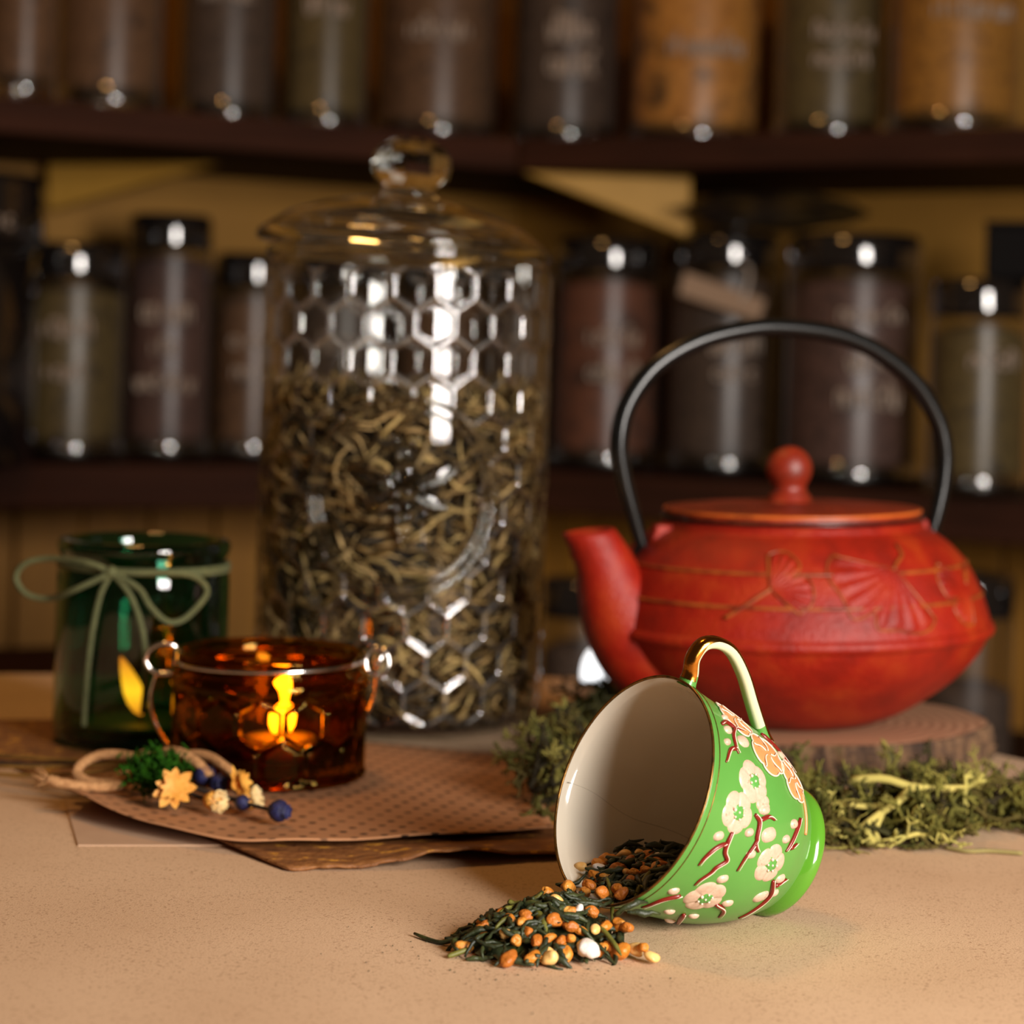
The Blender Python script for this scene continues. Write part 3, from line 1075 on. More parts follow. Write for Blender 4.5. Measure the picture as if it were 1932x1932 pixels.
# ------------------------------------------------------------------ amber candle jar with bail wire
AX, AY, AR = -0.1050, 0.966, 0.0446
AZ = ZP
M_amber = real_glass('amber_glass', (0.72, 0.46, 0.13, 1), 1.45)
aj = thing('amber_candle_jar', 'low amber glass candle jar with honeycomb facets and bail wire', 'candle jar', (AX, AY, AZ))
NA = 14
ACW = 2 * PI * AR / NA
AROW = ACW * 0.866
nt_ = NA * 20
HT = 0.0602 - AZ
az = np.concatenate([[0.0, .0004, .0012, .0025], np.arange(.0035, .0435, .0008)])
TH, ZZ = np.meshgrid(np.linspace(0, 2 * PI, nt_, endpoint=False), az)
Ua = (np.mod(TH + PI / 2 + PI, 2 * PI) - PI) * AR
e, dx, dz = hexfield(Ua - 0.0008, ZZ + AZ - 0.0325, ACW, AROW)
act = sstep(.002, .005, ZZ) * (1 - sstep(.037, .0425, ZZ))
R = AR - 0.004 * (1 - np.sqrt(np.clip(1 - (1 - np.clip(ZZ / .0025, 0, 1)) ** 2, 0, 1)))
flat = AR * (np.cos(ACW / 2 / AR) / np.cos(dx / AR)) - AR
R = R + act * (0.9 * flat - 0.0020 * (1 - sstep(0.0002, 0.0018, e)))
rings_ = [R[i] for i in range(len(az))]
zr = list(az)
for r_, z_ in ((AR + .0000, .0445), (AR - .0006, .0462), (AR - .0020, .0478), (AR - .0036, .0490), (AR - .0042, .0505), (AR - .0042, .0530), (AR - .0030, .0540), (AR - .0022, .0550),
               (AR - .0024, HT - .001), (AR - .0036, HT), (AR - .0052, HT - .001), (AR - .0058, HT - .004), (AR - .0068, .047), (AR - .0046, .043), (AR - .0044, .006), (AR - .008, .0042), (.001, .004)):
    rings_.append(np.full(nt_, r_))
    zr.append(z_)
V = np.concatenate([np.stack([AX + r * np.cos(TH[0]), AY + r * np.sin(TH[0]), np.full(nt_, z + AZ)], -1) for r, z in zip(rings_, zr)])
fa = []
for i in range(len(zr) - 1):
    for j in range(nt_):
        q = (j + 1) % nt_
        fa.append((i * nt_ + j, i * nt_ + q, (i + 1) * nt_ + q, (i + 1) * nt_ + j))
fa.append(tuple(range(nt_))[::-1])
fa.append(tuple(range((len(zr) - 1) * nt_, len(zr) * nt_)))
link('glass_body', MB().add(V, fa), M_amber, aj)
M_wire = plain('bright_steel_wire', (0.85, 0.82, 0.78, 1), 0.16, 1.0)
wm = MB()
wt = 0.024
WR_ = AR - 0.0028
wzc = AZ + 0.0518
wm.add(*tube([(AX + WR_ * math.cos(t), AY + WR_ * math.sin(t), wzc + wt * WR_ * math.cos(t)) for t in np.linspace(0, 2 * PI, 97)], 0.0010, 8, caps=False))
wire = link('bail_wire', wm, M_wire, aj)
# left eye: open D shaped loop, right eye: round loop with a cross wire
lx, lz = AX - AR - .0045, wzc - .001
link('wire_loop', MB().add(*tube(spline([(lx + .0075, AY - .004, lz + .0030), (lx + .006, AY - .005, lz + .0065), (lx + .001, AY - .006, lz + .0075), (lx - .0045, AY - .006, lz + .0050), (lx - .0065, AY - .006, lz + .0005),
                                          (lx - .0045, AY - .006, lz - .0040), (lx + .000, AY - .006, lz - .0060), (lx + .0075, AY - .006, lz - .0055)], 40), .00115, 8)), M_wire, wire)
link('wire_loop', MB().add(*tube(spline([(lx + .0062, AY - .003, lz + .0070), (lx + .0070, AY - .005, lz + .0030), (lx + .0064, AY - .006, lz - .0020)], 14), .0010, 8)), M_wire, wire)
rx, rz = AX + AR + .0038, wzc + .0012
wl = MB().add(*tube([(rx + .0052 * math.cos(t), AY - .006 + .001 * math.sin(t), rz + .0062 * math.sin(t)) for t in np.linspace(0, 2 * PI, 49)], .00115, 8, caps=False))
wl.add(*tube([(rx - .001, AY - .007, rz - .006), (rx + .0008, AY - .007, rz), (rx + .0035, AY - .006, rz + .0065)], .0011, 8))
link('wire_loop', wl, M_wire, wire)
link('hinge_wire', MB().add(*tube(spline([(lx - .002, AY - .004, lz - .006), (lx - .0045, AY - .002, lz - .017), (lx - .003, AY, lz - .028), (lx + .004, AY, lz - .040)], 24), .0009, 6)), M_wire, wire)
link('hinge_wire', MB().add(*tube(spline([(rx, AY - .004, rz - .006), (rx - .0012, AY - .002, rz - .016), (rx - .0040, AY, rz - .024)], 20), .0009, 6)), M_wire, wire)
# tealight inside
tx, ty, tz = -0.0990, AY - 0.008, AZ + 0.0043
tl = thing('tealight', 'lit tealight candle standing inside the amber glass jar', 'candle', (tx, ty, tz))
M_twax = plain('tealight_wax', lin(250, 214, 150), 0.5)
bsdf = M_twax.node_tree.nodes['Principled BSDF']
bsdf.inputs['Subsurface Weight'].default_value = 1.0
bsdf.inputs['Subsurface Scale'].default_value = 1.0
bsdf.inputs['Subsurface Radius'].default_value = (0.014, 0.008, 0.003)
M_alu = plain('tealight_cup', (0.8, 0.78, 0.74, 1), 0.3, 1.0)
link('cup', MB().add(*lathe([(.001, 0), (.0182, 0), (.0190, .0008), (.0190, .0145), (.0186, .0145), (.0184, .0012), (.001, .0010)], 48, (tx, ty, tz))), M_thin, tl)
link('wax', MB().add(*lathe([(.001, .0014), (.0180, .0016), (.0180, .0118), (.010, .0112), (.001, .0112)], 40, (tx, ty, tz))), M_twax, tl)
link('wick', MB().add(*tube([(tx, ty, tz + .011), (tx + .0003, ty, tz + .015), (tx + .001, ty, tz + .018)], .0008, 6)), M_wick, tl)
v, f = lathe([(r * 1.25 + 1e-5, z * 0.95) for r, z in fl], 20)
v = v + v[:, 2:3] * np.array([0.06, 0, 0]) + np.array([tx, ty, tz + .0135])
link('flame', MB().add(v, f), flame_mat('candle_flame_amber', .012, .042, 60.0), tl)

# ------------------------------------------------------------------ wooden slice, moss, white dish
SX, SY, SR = 0.1470, 1.075, 0.0970
M_bark = mottled('rough_bark', [(0.3, lin(34, 24, 17)), (0.48, lin(74, 52, 36)), (0.6, lin(116, 86, 58)), (0.7, lin(70, 68, 32))], 90, 0.9, 1.0, stretch=(1, 1, 0.35), bscale=130, bdist=0.004)
m, nt, N, L, b = new_mat('sawn_wood')
tc = N.new('ShaderNodeTexCoord')
wv = N.new('ShaderNodeTexWave')
wv.wave_type = 'RINGS'
wv.rings_direction = 'Z'
wv.inputs['Scale'].default_value = 55
wv.inputs['Distortion'].default_value = 1.5
cr = N.new('ShaderNodeValToRGB')
cr.color_ramp.elements[0].color = lin(150, 106, 76)
cr.color_ramp.elements[1].color = lin(184, 138, 104)
L.new(tc.outputs['Object'], wv.inputs['Vector'])
L.new(wv.outputs['Fac'], cr.inputs['Fac'])
L.new(cr.outputs['Color'], b.inputs['Base Color'])
b.inputs['Roughness'].default_value = 0.7
M_sawn = m
ws = thing('wood_slice', 'round slice of log with bark edge carrying the red teapot', 'wood slice', (SX, SY, 0))
nb, kz = 160, 14
tt = np.linspace(0, 2 * PI, nb, endpoint=False)
slope = 0.012
zt = lambda x: 0.0178 + slope * (x - SX)
base_r = SR * (1 + 0.018 * np.sin(3 * tt + 1) + 0.012 * np.sin(5 * tt)) * np.where(np.sin(tt) < 0, 1 - 0.22 * np.abs(np.sin(tt)), 1.0)
bv = []
for k in range(kz + 1):
    q = k / kz
    rr_ = base_r + (0.0022 * np.sin(tt * 37 + 2 * q) + 0.0016 * np.sin(tt * 61 + 1.3 + 5 * q) + 0.001 * rng.normal(size=nb)) * (0.6 + 0.4 * math.sin(PI * q)) + 0.0014 * math.sin(PI * q)
    x, y = SX + rr_ * np.cos(tt), SY + rr_ * np.sin(tt)
    bv.append(np.stack([x, y, q * (zt(x))], -1))
bv = np.concatenate(bv)
bf = []
for k in range(kz):
    for j in range(nb):
        q = (j + 1) % nb
        bf.append((k * nb + j, k * nb + q, (k + 1) * nb + q, (k + 1) * nb + j))
bf.append(tuple(range(nb))[::-1])
link('bark', MB().add(bv, bf), M_bark, ws)
tv, tf = [], []
for k, q in enumerate((1.0, 0.97, 0.6, 0.25)):
    rr_ = base_r * q * 0.995
    x, y = SX + rr_ * np.cos(tt), SY + rr_ * np.sin(tt)
    tv.append(np.stack([x, y, zt(x) + (0.0 if k == 0 else 0.0006)], -1))
tv = np.concatenate(tv)
for k in range(3):
    for j in range(nb):
        q = (j + 1) % nb
        tf.append((k * nb + j, k * nb + q, (k + 1) * nb + q, (k + 1) * nb + j))
tf.append(tuple(range(3 * nb, 4 * nb)))
link('sawn_face', MB().add(tv, tf), M_sawn, ws)

M_blk0 = plain('black_plastic', lin(24, 22, 22), 0.4)
M_moss = attr_mat('reindeer_moss', 0.85)
PALM = [lin(108, 104, 40), lin(132, 126, 54), lin(84, 84, 30), lin(62, 60, 24), lin(150, 140, 66), lin(96, 84, 34), lin(52, 44, 20)]


def sprig(mb, p, d, ln, r, depth, col, g):
    n = 4
    pts = [p]
    dd = d.copy()
    for i in range(n):
        dd = dd + g.normal(0, 0.16, 3)
        dd /= np.linalg.norm(dd)
        q = pts[-1] + dd * ln / n
        q[2] = max(q[2], 0.0015)
        pts.append(q)
    mb.add(*tube(pts, np.linspace(r, r * 0.72, n + 1), 5), col=np.array(col) * g.uniform(0.85, 1.15))
    if depth > 0:
        for k in range(int(g.integers(2, 4))):
            nd = dd + g.normal(0, 0.62, 3)
            nd /= np.linalg.norm(nd)
            sprig(mb, pts[-1 - int(g.integers(0, 2))], nd, ln * g.uniform(0.55, 0.8), r * 0.74, depth - 1, np.array(col) * 1.06, g)


def moss(name, label, places, seed, group=None, dark=1.0, size=1.0):
    g = np.random.default_rng(seed)
    mb = MB()
    for (x, y, z, sx, sy, sz, n) in places:
        for i in range(n):
            p = np.array([x + g.uniform(-sx, sx), y + g.uniform(-sy, sy), z + g.uniform(0, sz)])
            d = np.array([g.normal(0, 0.8), g.normal(-0.2, 0.7), g.normal(0.35, 0.5)])
            d /= np.linalg.norm(d)
            col = np.array(PALM[g.integers(0, len(PALM))][:3]) * dark
            sprig(mb, p, d, size * g.uniform(0.006, 0.012), size * g.uniform(0.0008, 0.0014), 3, col, g)
    x, y = places[0][0], places[0][1]
    o = link(name, mb, M_moss, loc=(x, y, 0.0))
    return tag(o, label, 'moss', group), mb


moss('reindeer_moss', 'olive reindeer moss heaped against the wood slice right of the cup',
     [(0.150, 0.905, 0.002, 0.045, 0.020, 0.010, 190), (0.200, 0.925, 0.002, 0.034, 0.025, 0.010, 130), (0.150, 0.880, 0.001, 0.035, 0.010, 0.006, 70)], 5, dark=0.68)
# the big pale antler-like sprigs lying on top of the heap
g = np.random.default_rng(21)
pale = MB()
for pts, r in (([(0.1475, 0.893, .0225), (0.160, 0.890, .0242), (0.172, 0.888, .0215), (0.186, 0.892, .0205), (0.196, 0.897, .0200)], .0016),
               ([(0.172, 0.888, .0215), (0.165, 0.882, .0165), (0.158, 0.878, .0130), (0.150, 0.874, .0080), (0.1455, 0.872, .0040)], .0015),
               ([(0.163, 0.881, .0150), (0.150, 0.882, .0140), (0.143, 0.883, .0150), (0.136, 0.884, .0145)], .0011),
               ([(0.158, 0.878, .0130), (0.1545, 0.873, .0060), (0.156, 0.870, .0020)], .0011),
               ([(0.150, 0.874, .0080), (0.1515, 0.868, .0040), (0.1535, 0.866, .0015)], .0012),
               ([(0.143, 0.883, .0150), (0.140, 0.878, .0100), (0.136, 0.876, .0070)], .0011),
               ([(0.175, 0.882, .0160), (0.171, 0.878, .0130), (0.170, 0.876, .0090), (0.167, 0.874, .0080)], .0010),
               ([(0.175, 0.873, .0015), (0.172, 0.870, .0060), (0.166, 0.868, .0050)], .0011),
               ([(0.172, 0.870, .0060), (0.179, 0.869, .0070), (0.183, 0.868, .0040)], .0010)):
    pale.add(*tube(spline(pts, 14), np.linspace(r * 1.25, r * .85, 14), 7), col=lin(186, 172, 92)[:3])
    p = np.array(pts[-1])
    for k in range(3):
        sprig(pale, p, np.array([g.normal(0, .8), -0.3, g.normal(-.1, .6)]), .006, r * .7, 1, lin(170, 160, 84)[:3], g)
o = link('moss_sprig', pale, M_moss, loc=(0.16, 0.88, 0.0))
tag(o, 'large pale antler-like moss sprig lying on the olive heap', 'moss')
moss('reindeer_moss', 'dark green reindeer moss heap behind the open mouth of the cup',
     [(0.034, 0.965, 0.006, 0.020, 0.040, 0.014, 130), (0.052, 1.02, 0.002, 0.016, 0.03, 0.010, 50), (0.022, 0.915, 0.008, 0.010, 0.016, 0.006, 25)], 9, dark=0.5)
moss('reindeer_moss', 'blackish upright moss tuft in front of the white dish under the spout',
     [(0.0535, 1.115, 0.002, 0.010, 0.012, 0.012, 55)], 12, dark=0.4, size=1.15)
moss('reindeer_moss', 'small olive moss crumb at the right frame edge on the cloth', [(0.222, 0.935, 0.001, 0.012, 0.018, 0.007, 36)], 31, dark=0.95)
sc = MB().add(*tube(spline([(0.182, 0.868, .0012), (0.190, 0.862, .0013), (0.199, 0.864, .0012), (0.212, 0.861, .0013)], 20), .0009, 6), col=lin(140, 128, 78)[:3])
o = link('moss_strand', sc, M_moss, loc=(0.195, 0.863, 0))
tag(o, 'single thin moss strand lying loose on the cloth at right', 'moss')

LX, LY = 0.0600, 1.282
m, nt, N, L, b = new_mat('lit_white_diffuser')
b.inputs['Base Color'].default_value = (0.9, 0.9, 0.9, 1)
b.inputs['Emission Color'].default_value = (0.93, 0.97, 1.0, 1)
b.inputs['Emission Strength'].default_value = 1.6
dh = thing('dome_lamp', 'small glowing white dome lamp behind the moss under the teapot spout', 'lamp', (LX, LY, 0))
link('base', MB().add(*lathe([(.001, 0), (.0145, 0), (.0150, .001), (.0148, .003), (.0132, .0036), (.001, .0036)], 40, (LX, LY, 0))), M_blk0, dh)
link('diffuser', MB().add(*lathe([(.0130, .0037), (.0134, .006), (.0132, .010), (.0122, .0150), (.0102, .0195), (.0070, .0228), (.0035, .0243), (.0003, .0246)], 40, (LX, LY, 0))), m, dh)

# ------------------------------------------------------------------ red cast-iron teapot
TX, TY = 0.1460, 1.075
TZ = 0.0186
M_red = mottled('red_enamel_iron', [(0.25, lin(112, 20, 8)), (0.5, lin(148, 27, 9)), (0.74, lin(164, 52, 14))], 45, 0.48, 0.6, bscale=520, bdist=0.0010, spec=0.35)
M_redl = mottled('worn_red_lid', [(0.3, lin(100, 32, 14)), (0.6, lin(140, 38, 16)), (0.75, lin(168, 76, 30))], 60, 0.42, 0.35, bscale=900, bdist=0.0006)
M_line = mottled('worn_rust_relief', [(0.35, lin(112, 36, 14)), (0.6, lin(160, 78, 26))], 120, 0.45, 0.3, bscale=900, bdist=0.0006)
M_rim = mottled('rusty_rim', [(0.3, lin(120, 40, 16)), (0.5, lin(196, 96, 34)), (0.7, lin(150, 44, 18))], 50, 0.4, 0.3)
M_blk = plain('black_iron', lin(14, 14, 13), 0.24, spec=0.35)
pot = thing('teapot', 'red cast-iron teapot with ginkgo relief and black arched handle', 'teapot', (TX, TY, TZ))
PT = math.radians(1.6)


def tp(v):
    v = np.asarray(v, float).reshape(-1, 3)
    c, s = math.cos(PT), math.sin(PT)
    return np.stack([TX + c * v[:, 0] - s * v[:, 2], TY + v[:, 1], TZ + s * v[:, 0] + c * v[:, 2]], -1)


kp = [(.0005, .0020), (.030, .0018), (.040, .0004), (.044, .0012), (.0560, .0060), (.0690, .0140), (.0815, .0235), (.0905, .0330), (.0960, .0420), (.0985, .0475)]
kp2 = [(.0985, .0475), (.0968, .0560), (.0925, .0680), (.0865, .0795), (.0790, .0880), (.0725, .0930), (.0690, .0950)]
prof = list(map(tuple, spline(kp, 40))) + list(map(tuple, spline(kp2, 36)[1:])) + [(.0668, .0958), (.0655, .0975), (.0650, .1005), (.0610, .1008), (.0605, .0960), (.075, .080), (.088, .060), (.090, .046), (.078, .028), (.05, .008), (.001, .006)]
v, f = lathe(prof, 120)
link('body', MB().add(tp(v), f), M_red, pot)
KP = np.array(prof[:75])
okk = KP[:, 1] > 0.045
def pr_at(z):
    q = np.array([p for p in prof[39:75]])
    return float(np.interp(z, q[:, 1], q[:, 0]))


for z, r in ((.0800, .0010), (.0650, .0010)):
    v, f = ring((0, 0, z), pr_at(z), r, 120, 8)
    link('relief_band', MB().add(tp(v), f), M_line, pot)
v, f = lathe([(.0972, .0440), (.0995, .0455), (.1002, .0475), (.0993, .0500), (.0962, .0512)], 120, closed=False)
link('belly_band', MB().add(tp(v), f), M_red, pot)


def on_pot(a, z, h=0.0):
    """a: angle to the right of the side facing the viewer, z above the base"""
    r = pr_at(z)
    dr = (pr_at(z + .002) - pr_at(z - .002)) / .004
    n = np.array([1, -dr]) / math.hypot(1, dr)
    rr_, zz = r + h * n[0], z + h * n[1]
    return (rr_ * math.sin(a), -rr_ * math.cos(a), zz)


def ginkgo(a0, z0, dir0, spread, rad, lobes, stem):
    """fan-shaped leaf in relief; directions measured in the surface from 'right' counter-clockwise"""
    R0 = pr_at(z0)
    k, m_ = 46, 12
    v, f = [], []
    for i in range(k + 1):
        q = i / k
        t = dir0 - spread / 2 + spread * q
        edge = rad * (1 + 0.06 * math.sin(q * PI * lobes) - 0.30 * math.exp(-((q - 0.52) / 0.045) ** 2)) * (1 - 0.10 * (abs(q - .5) * 2) ** 2)
        for j in range(m_ + 1):
            s = j / m_
            d = edge * (0.05 + 0.95 * s)
            u, w = d * math.cos(t), d * math.sin(t)
            h = 0.0011 * (1 - s ** 8) + 0.0007 * math.sin(q * PI * 18) * s
            if j == m_ or i in (0, k):
                h = -0.0005
            v.append(on_pot(a0 + u / R0, z0 + w * 0.86, h))
    for i in range(k):
        for j in range(m_):
            q = i * (m_ + 1) + j
            f.append((q, q + m_ + 1, q + m_ + 2, q + 1))
    lf = link('ginkgo_leaf', MB().add(tp(v), f), M_red, pot)
    out = MB()
    pts = []
    for i in range(k + 1):
        q = i / k
        t = dir0 - spread / 2 + spread * q
        edge = rad * (1 + 0.06 * math.sin(q * PI * lobes) - 0.30 * math.exp(-((q - 0.52) / 0.045) ** 2)) * (1 - 0.10 * (abs(q - .5) * 2) ** 2)
        pts.append(on_pot(a0 + edge * math.cos(t) / R0, z0 + edge * math.sin(t) * 0.86, 0.0001))
    for e_ in (0, -1):
        t = dir0 - spread / 2 + (spread if e_ else 0)
        line = [on_pot(a0 + rad * s * .9 * math.cos(t) / R0, z0 + rad * s * .9 * math.sin(t) * .86, .0002) for s in np.linspace(0.02, 1, 10)]
        out.add(*tube(tp(line), .0008, 6))
    out.add(*tube(tp(pts), .0007, 6))
    st = spline([(a0 + u / R0, z0 + w) for u, w in stem], 16)
    out.add(*tube(tp([on_pot(a, z, .0003) for a, z in st]), .0011, 6))
    link('vein', out, M_line, lf)


D = math.radians
ginkgo(-0.235, .0735, D(28), D(145), .0195, 3, [(0, 0), (-.006, -.004), (-.013, -.009), (-.020, -.0135)])
ginkgo(0.46, .0815, D(232), D(135), .034, 5, [(0, 0), (.004, .003), (.0095, .006), (.0115, .0105)])
ginkgo(1.02, .072, D(200), D(110), .024, 3, [(0, 0), (.006, .004), (.012, .007)])
# lid
v, f = lathe([(.0635, .1008), (.0640, .1016), (.0642, .1050), (.0630, .1058), (.0560, .1066), (.040, .1077), (.018, .1085), (.0115, .1087), (.0105, .1090)], 96)
plid = link('lid', MB().add(tp(v), f), M_redl, pot, label='worn red lid with rusty rim')
v, f = lathe([(.0655, .1005), (.0655, .1020), (.060, .1022), (.060, .1003)], 96, closed=True)
link('lid_gap', MB().add(tp(v), f), M_blk, pot, label='dark gasket line under the lid')
v, f = lathe([(.0125, .1086), (.0112, .1098), (.0108, .1114), (.0094, .1130), (.0086, .1148), (.0084, .1162), (.0092, .1180), (.0104, .1200), (.0113, .1225), (.0116, .1250), (.0113, .1278), (.0103, .1305), (.0085, .1330), (.0060, .1350), (.0030, .1362), (.0003, .1365)], 40)
v[:, 0] -= 0.0012
link('knob', MB().add(tp(v), f), M_redl, plid)
v, f = ring((0, 0, .1048), .0638, .0010, 96, 8)
link('lid_rim', MB().add(tp(v), f), M_rim, plid, label='rusty orange lid rim')
# spout towards the left and a little forward
sa = math.radians(200)
sd = np.array([math.cos(sa), math.sin(sa)])
spp = [(.066, .032), (.080, .042), (.0905, .054), (.0975, .068), (.1025, .082), (.1090, .0955)]
sr = [.029, .0265, .0225, .0178, .0140, .0125]
SPN = 26
P = spline([(sd[0] * a, sd[1] * a, z) for a, z in spp], SPN)
RS = spline([(r, 0) for r in sr], SPN)[:, 0]
v, f = tube(P, RS, 28, caps=False)
v = v.reshape(SPN, 28, 3)
# level the mouth and pull a small pouring lip outwards
for i in range(SPN - 6, SPN):
    q = ((i - (SPN - 7)) / 6) ** 1.5
    zc_ = P[i][2]
    v[i, :, 2] = v[i, :, 2] * (1 - 0.75 * q) + (zc_ + 0.0015) * 0.75 * q
    outw = (v[i, :, :2] - P[i][:2]) @ sd
    v[i, :, :2] += np.outer(np.clip(outw, 0, None) * 0.28 * q, sd)
inner = v[-1:, :, :].copy()
cen = inner.mean(1, keepdims=True)
lip = cen + (inner - cen) * 0.78
lip2 = cen + (inner - cen) * 0.70 - np.array([0, 0, .012])
VV = np.concatenate([v, lip, lip2]).reshape(-1, 3)
for i in (SPN - 1, SPN):
    for j in range(28):
        q = (j + 1) % 28
        f.append((i * 28 + j, i * 28 + q, (i + 1) * 28 + q, (i + 1) * 28 + j))
f.append(tuple(range((SPN + 1) * 28, (SPN + 2) * 28)))
link('spout', MB().add(tp(VV), f), M_red, pot)
# lugs and handle
ha = math.radians(196)
hd = np.array([math.cos(ha), math.sin(ha), 0])
for s in (1, -1):
    c = hd * s
    pts = []
    side = np.array([-hd[1], hd[0], 0]) * 0.0045
    tri = [c * .060 + np.array([0, 0, .098]), c * .0735 + np.array([0, 0, .0985]), c * .0765 + np.array([0, 0, .088]), c * .074 + np.array([0, 0, .0835]), c * .062 + np.array([0, 0, .086])]
    v = np.array([p + side for p in tri] + [p - side for p in tri])
    n = len(tri)
    f = [tuple(range(n)), tuple(range(2 * n - 1, n - 1, -1))] + [(i, n + i, n + (i + 1) % n, (i + 1) % n) for i in range(n)]
    bevel(link('lug', MB().add(tp(v), f), M_red, pot, smooth=False), .0012)
hp = [(-.0775, .0850), (-.0830, .1030), (-.0885, .1230), (-.0905, .1400), (-.0860, .1580), (-.0720, .1760), (-.0500, .1885), (-.0240, .1950), (-.0030, .1962), (.0250, .1930), (.0480, .1845), (.0690, .1690), (.0820, .1500), (.0865, .1330), (.0855, .1160), (.0815, .0990), (.0780, .0890)]
hc = np.array([-0.0012, 0, 0])
P = spline([(-hd[0] * a, -hd[1] * a, z) for a, z in hp], 80) + hc
v, f = tube(P, np.interp(np.linspace(0, 1, 80), [0, .08, .2, .8, .92, 1], [.0032, .0040, .0048, .0048, .0040, .0032]), 20)
hdl = link('handle', MB().add(tp(v), f), M_blk, pot, label='black tubular arched handle')
for s, z in ((-1, .0855), (1, .0893)):
    c = -hd * s * -1 * .0770
    c = np.array([-hd[0] * .0775 * s, -hd[1] * .0775 * s, z])
    v, f = tube([c - hd * .006, c + hd * .006], .0024, 10)
    link('handle_pin', MB().add(tp(v), f), M_blk, hdl)

# ------------------------------------------------------------------ green cup lying on its side
c0 = np.array([.04576, .7313, .04825])
phi, tau, CL = .55046, .40199, .0677
hh_ = np.array([math.cos(phi), math.sin(phi), 0])
ax = hh_ * math.cos(tau) - np.array([0, 0, math.sin(tau)])
er = hh_ * math.sin(tau) + np.array([0, 0, math.cos(tau)])
et = np.cross(ax, er)
kf = np.array([0, .15, .35, .55, .75, .9]) * CL
krad = np.array([.0409, .0393, .0376, .0357, .0310, .0253])
fine_s = np.linspace(0, .9 * CL, 61)
pp = spline(np.c_[kf, krad], 61)
pp[:, 1] = np.interp(pp[:, 0], pp[:, 0], pp[:, 1])


def crad(s):
    return float(np.interp(s, pp[:, 0], pp[:, 1]))


def cp(s, t, h=0.0):
    r = crad(s)
    dr = (crad(s + .0015) - crad(s - .0015)) / .003
    k = 1 / math.hypot(1, dr)
    r2, s2 = r + h * k, s - h * dr * k
    return c0 + ax * s2 + r2 * (math.cos(t) * er + math.sin(t) * et)


def cup_lathe(prof, n=120, closed=False):
    v, f = lathe([(r, s) for s, r in prof], n, closed=closed)
    return np.array([c0 + ax * z + x * er + y * et for x, y, z in v]), f


M_cupg = mottled('green_glaze', [(0.3, lin(78, 138, 56)), (0.7, lin(90, 150, 66))], 18, 0.38, 0.05, bscale=300)
M_cupg.node_tree.nodes['Principled BSDF'].inputs['Coat Weight'].default_value = 0.3
M_foot = plain('green_foot_glaze', lin(86, 146, 40), 0.15, coat=0.6)
M_cream = mottled('cream_porcelain', [(0.3, lin(226, 217, 198)), (0.7, lin(234, 226, 208))], 12, 0.14, 0.02, bscale=200)
M_cream.node_tree.nodes['Principled BSDF'].inputs['Coat Weight'].default_value = 0.5
M_gold = mottled('worn_gilding', [(0.3, lin(74, 60, 34)), (0.6, lin(140, 100, 46)), (0.75, lin(96, 84, 44))], 300, 0.3, 0.1)
M_gold.node_tree.nodes['Principled BSDF'].inputs['Metallic'].default_value = 0.8
M_goldb = plain('bright_gilding', lin(206, 138, 54), 0.17, 1.0, bump=(400, 0.08))
M_enam = mottled('cream_enamel', [(0.3, lin(192, 160, 136)), (0.60, lin(203, 175, 152)), (0.72, lin(176, 124, 98))], 500, 0.35, 0.15, bscale=700)
M_enamw = plain('white_enamel', lin(226, 206, 186), 0.25)
M_oran = plain('orange_enamel', lin(204, 138, 84), 0.35, bump=(600, 0.1))
M_bran = plain('oxblood_enamel', lin(120, 28, 20), 0.28)
M_dotg = plain('green_enamel', lin(84, 150, 66), 0.4)
M_hcream = plain('greenish_cream_glaze', lin(206, 206, 168), 0.2, coat=0.4)
M_crack = plain('hairline', lin(150, 138, 116), 0.5)

# base of the cup on the cloth
CB = (0.080, 0.752, 0.0)
cup = thing('teacup', 'green porcelain teacup with raised white blossoms lying on its side', 'teacup', CB)
outer = [(s, r) for s, r in pp]
outp = [(-.0004, .0402), (-.0007, .0407)] + outer
v, f = cup_lathe(outp)
link('outer_wall', MB().add(v, f), M_cupg, cup)
inner = [(-.0004, .0402), (.0008, .0394)] + [(s, r - .0020) for s, r in pp[3:52]] + [(.056, .0240), (.0590, .0190), (.0605, .0100), (.0608, .0005)]
v, f = cup_lathe(inner)
link('inner_wall', MB().add(v, f), M_cream, cup, label='cream glazed inside of the cup')
v, f = cup_lathe([(pp[60][0], pp[60][1]), (.0615, .0240), (.0622, .0225), (.0628, .0212), (.0634, .0210), (.0642, .0218), (.0655, .0231), (.0672, .0240), (.0690, .0240), (.0700, .0232), (.0702, .0220), (.0690, .0205), (.0660, .0190), (.0655, .0005)])
link('foot_ring', MB().add(v, f), M_foot, cup, label='glossy bright green foot ring')
P = [c0 + ax * -.0006 + .0405 * (math.cos(t) * er + math.sin(t) * et) for t in np.linspace(0, 2 * PI, 181)]
link('rim_gilding', MB().add(*tube(P, .00052, 8, caps=False)), M_gold, cup, label='worn gilt line on the rim')
P = [cp(.0022, t, .00005) for t in np.linspace(0, 2 * PI, 181)]
link('rim_line', MB().add(*tube(P, .00022, 6, caps=False)), M_gold, cup)
# fine crack inside
P = []
for q in np.linspace(0, 1, 24):
    s = .0005 + .052 * q
    t = D(-97 - 8 * q + 1.5 * math.sin(9 * q))
    r = crad(s) - .00195
    P.append(c0 + ax * s + r * (math.cos(t) * er + math.sin(t) * et))
link('hairline_crack', MB().add(*tube(P, .00011, 4)), M_crack, cup)

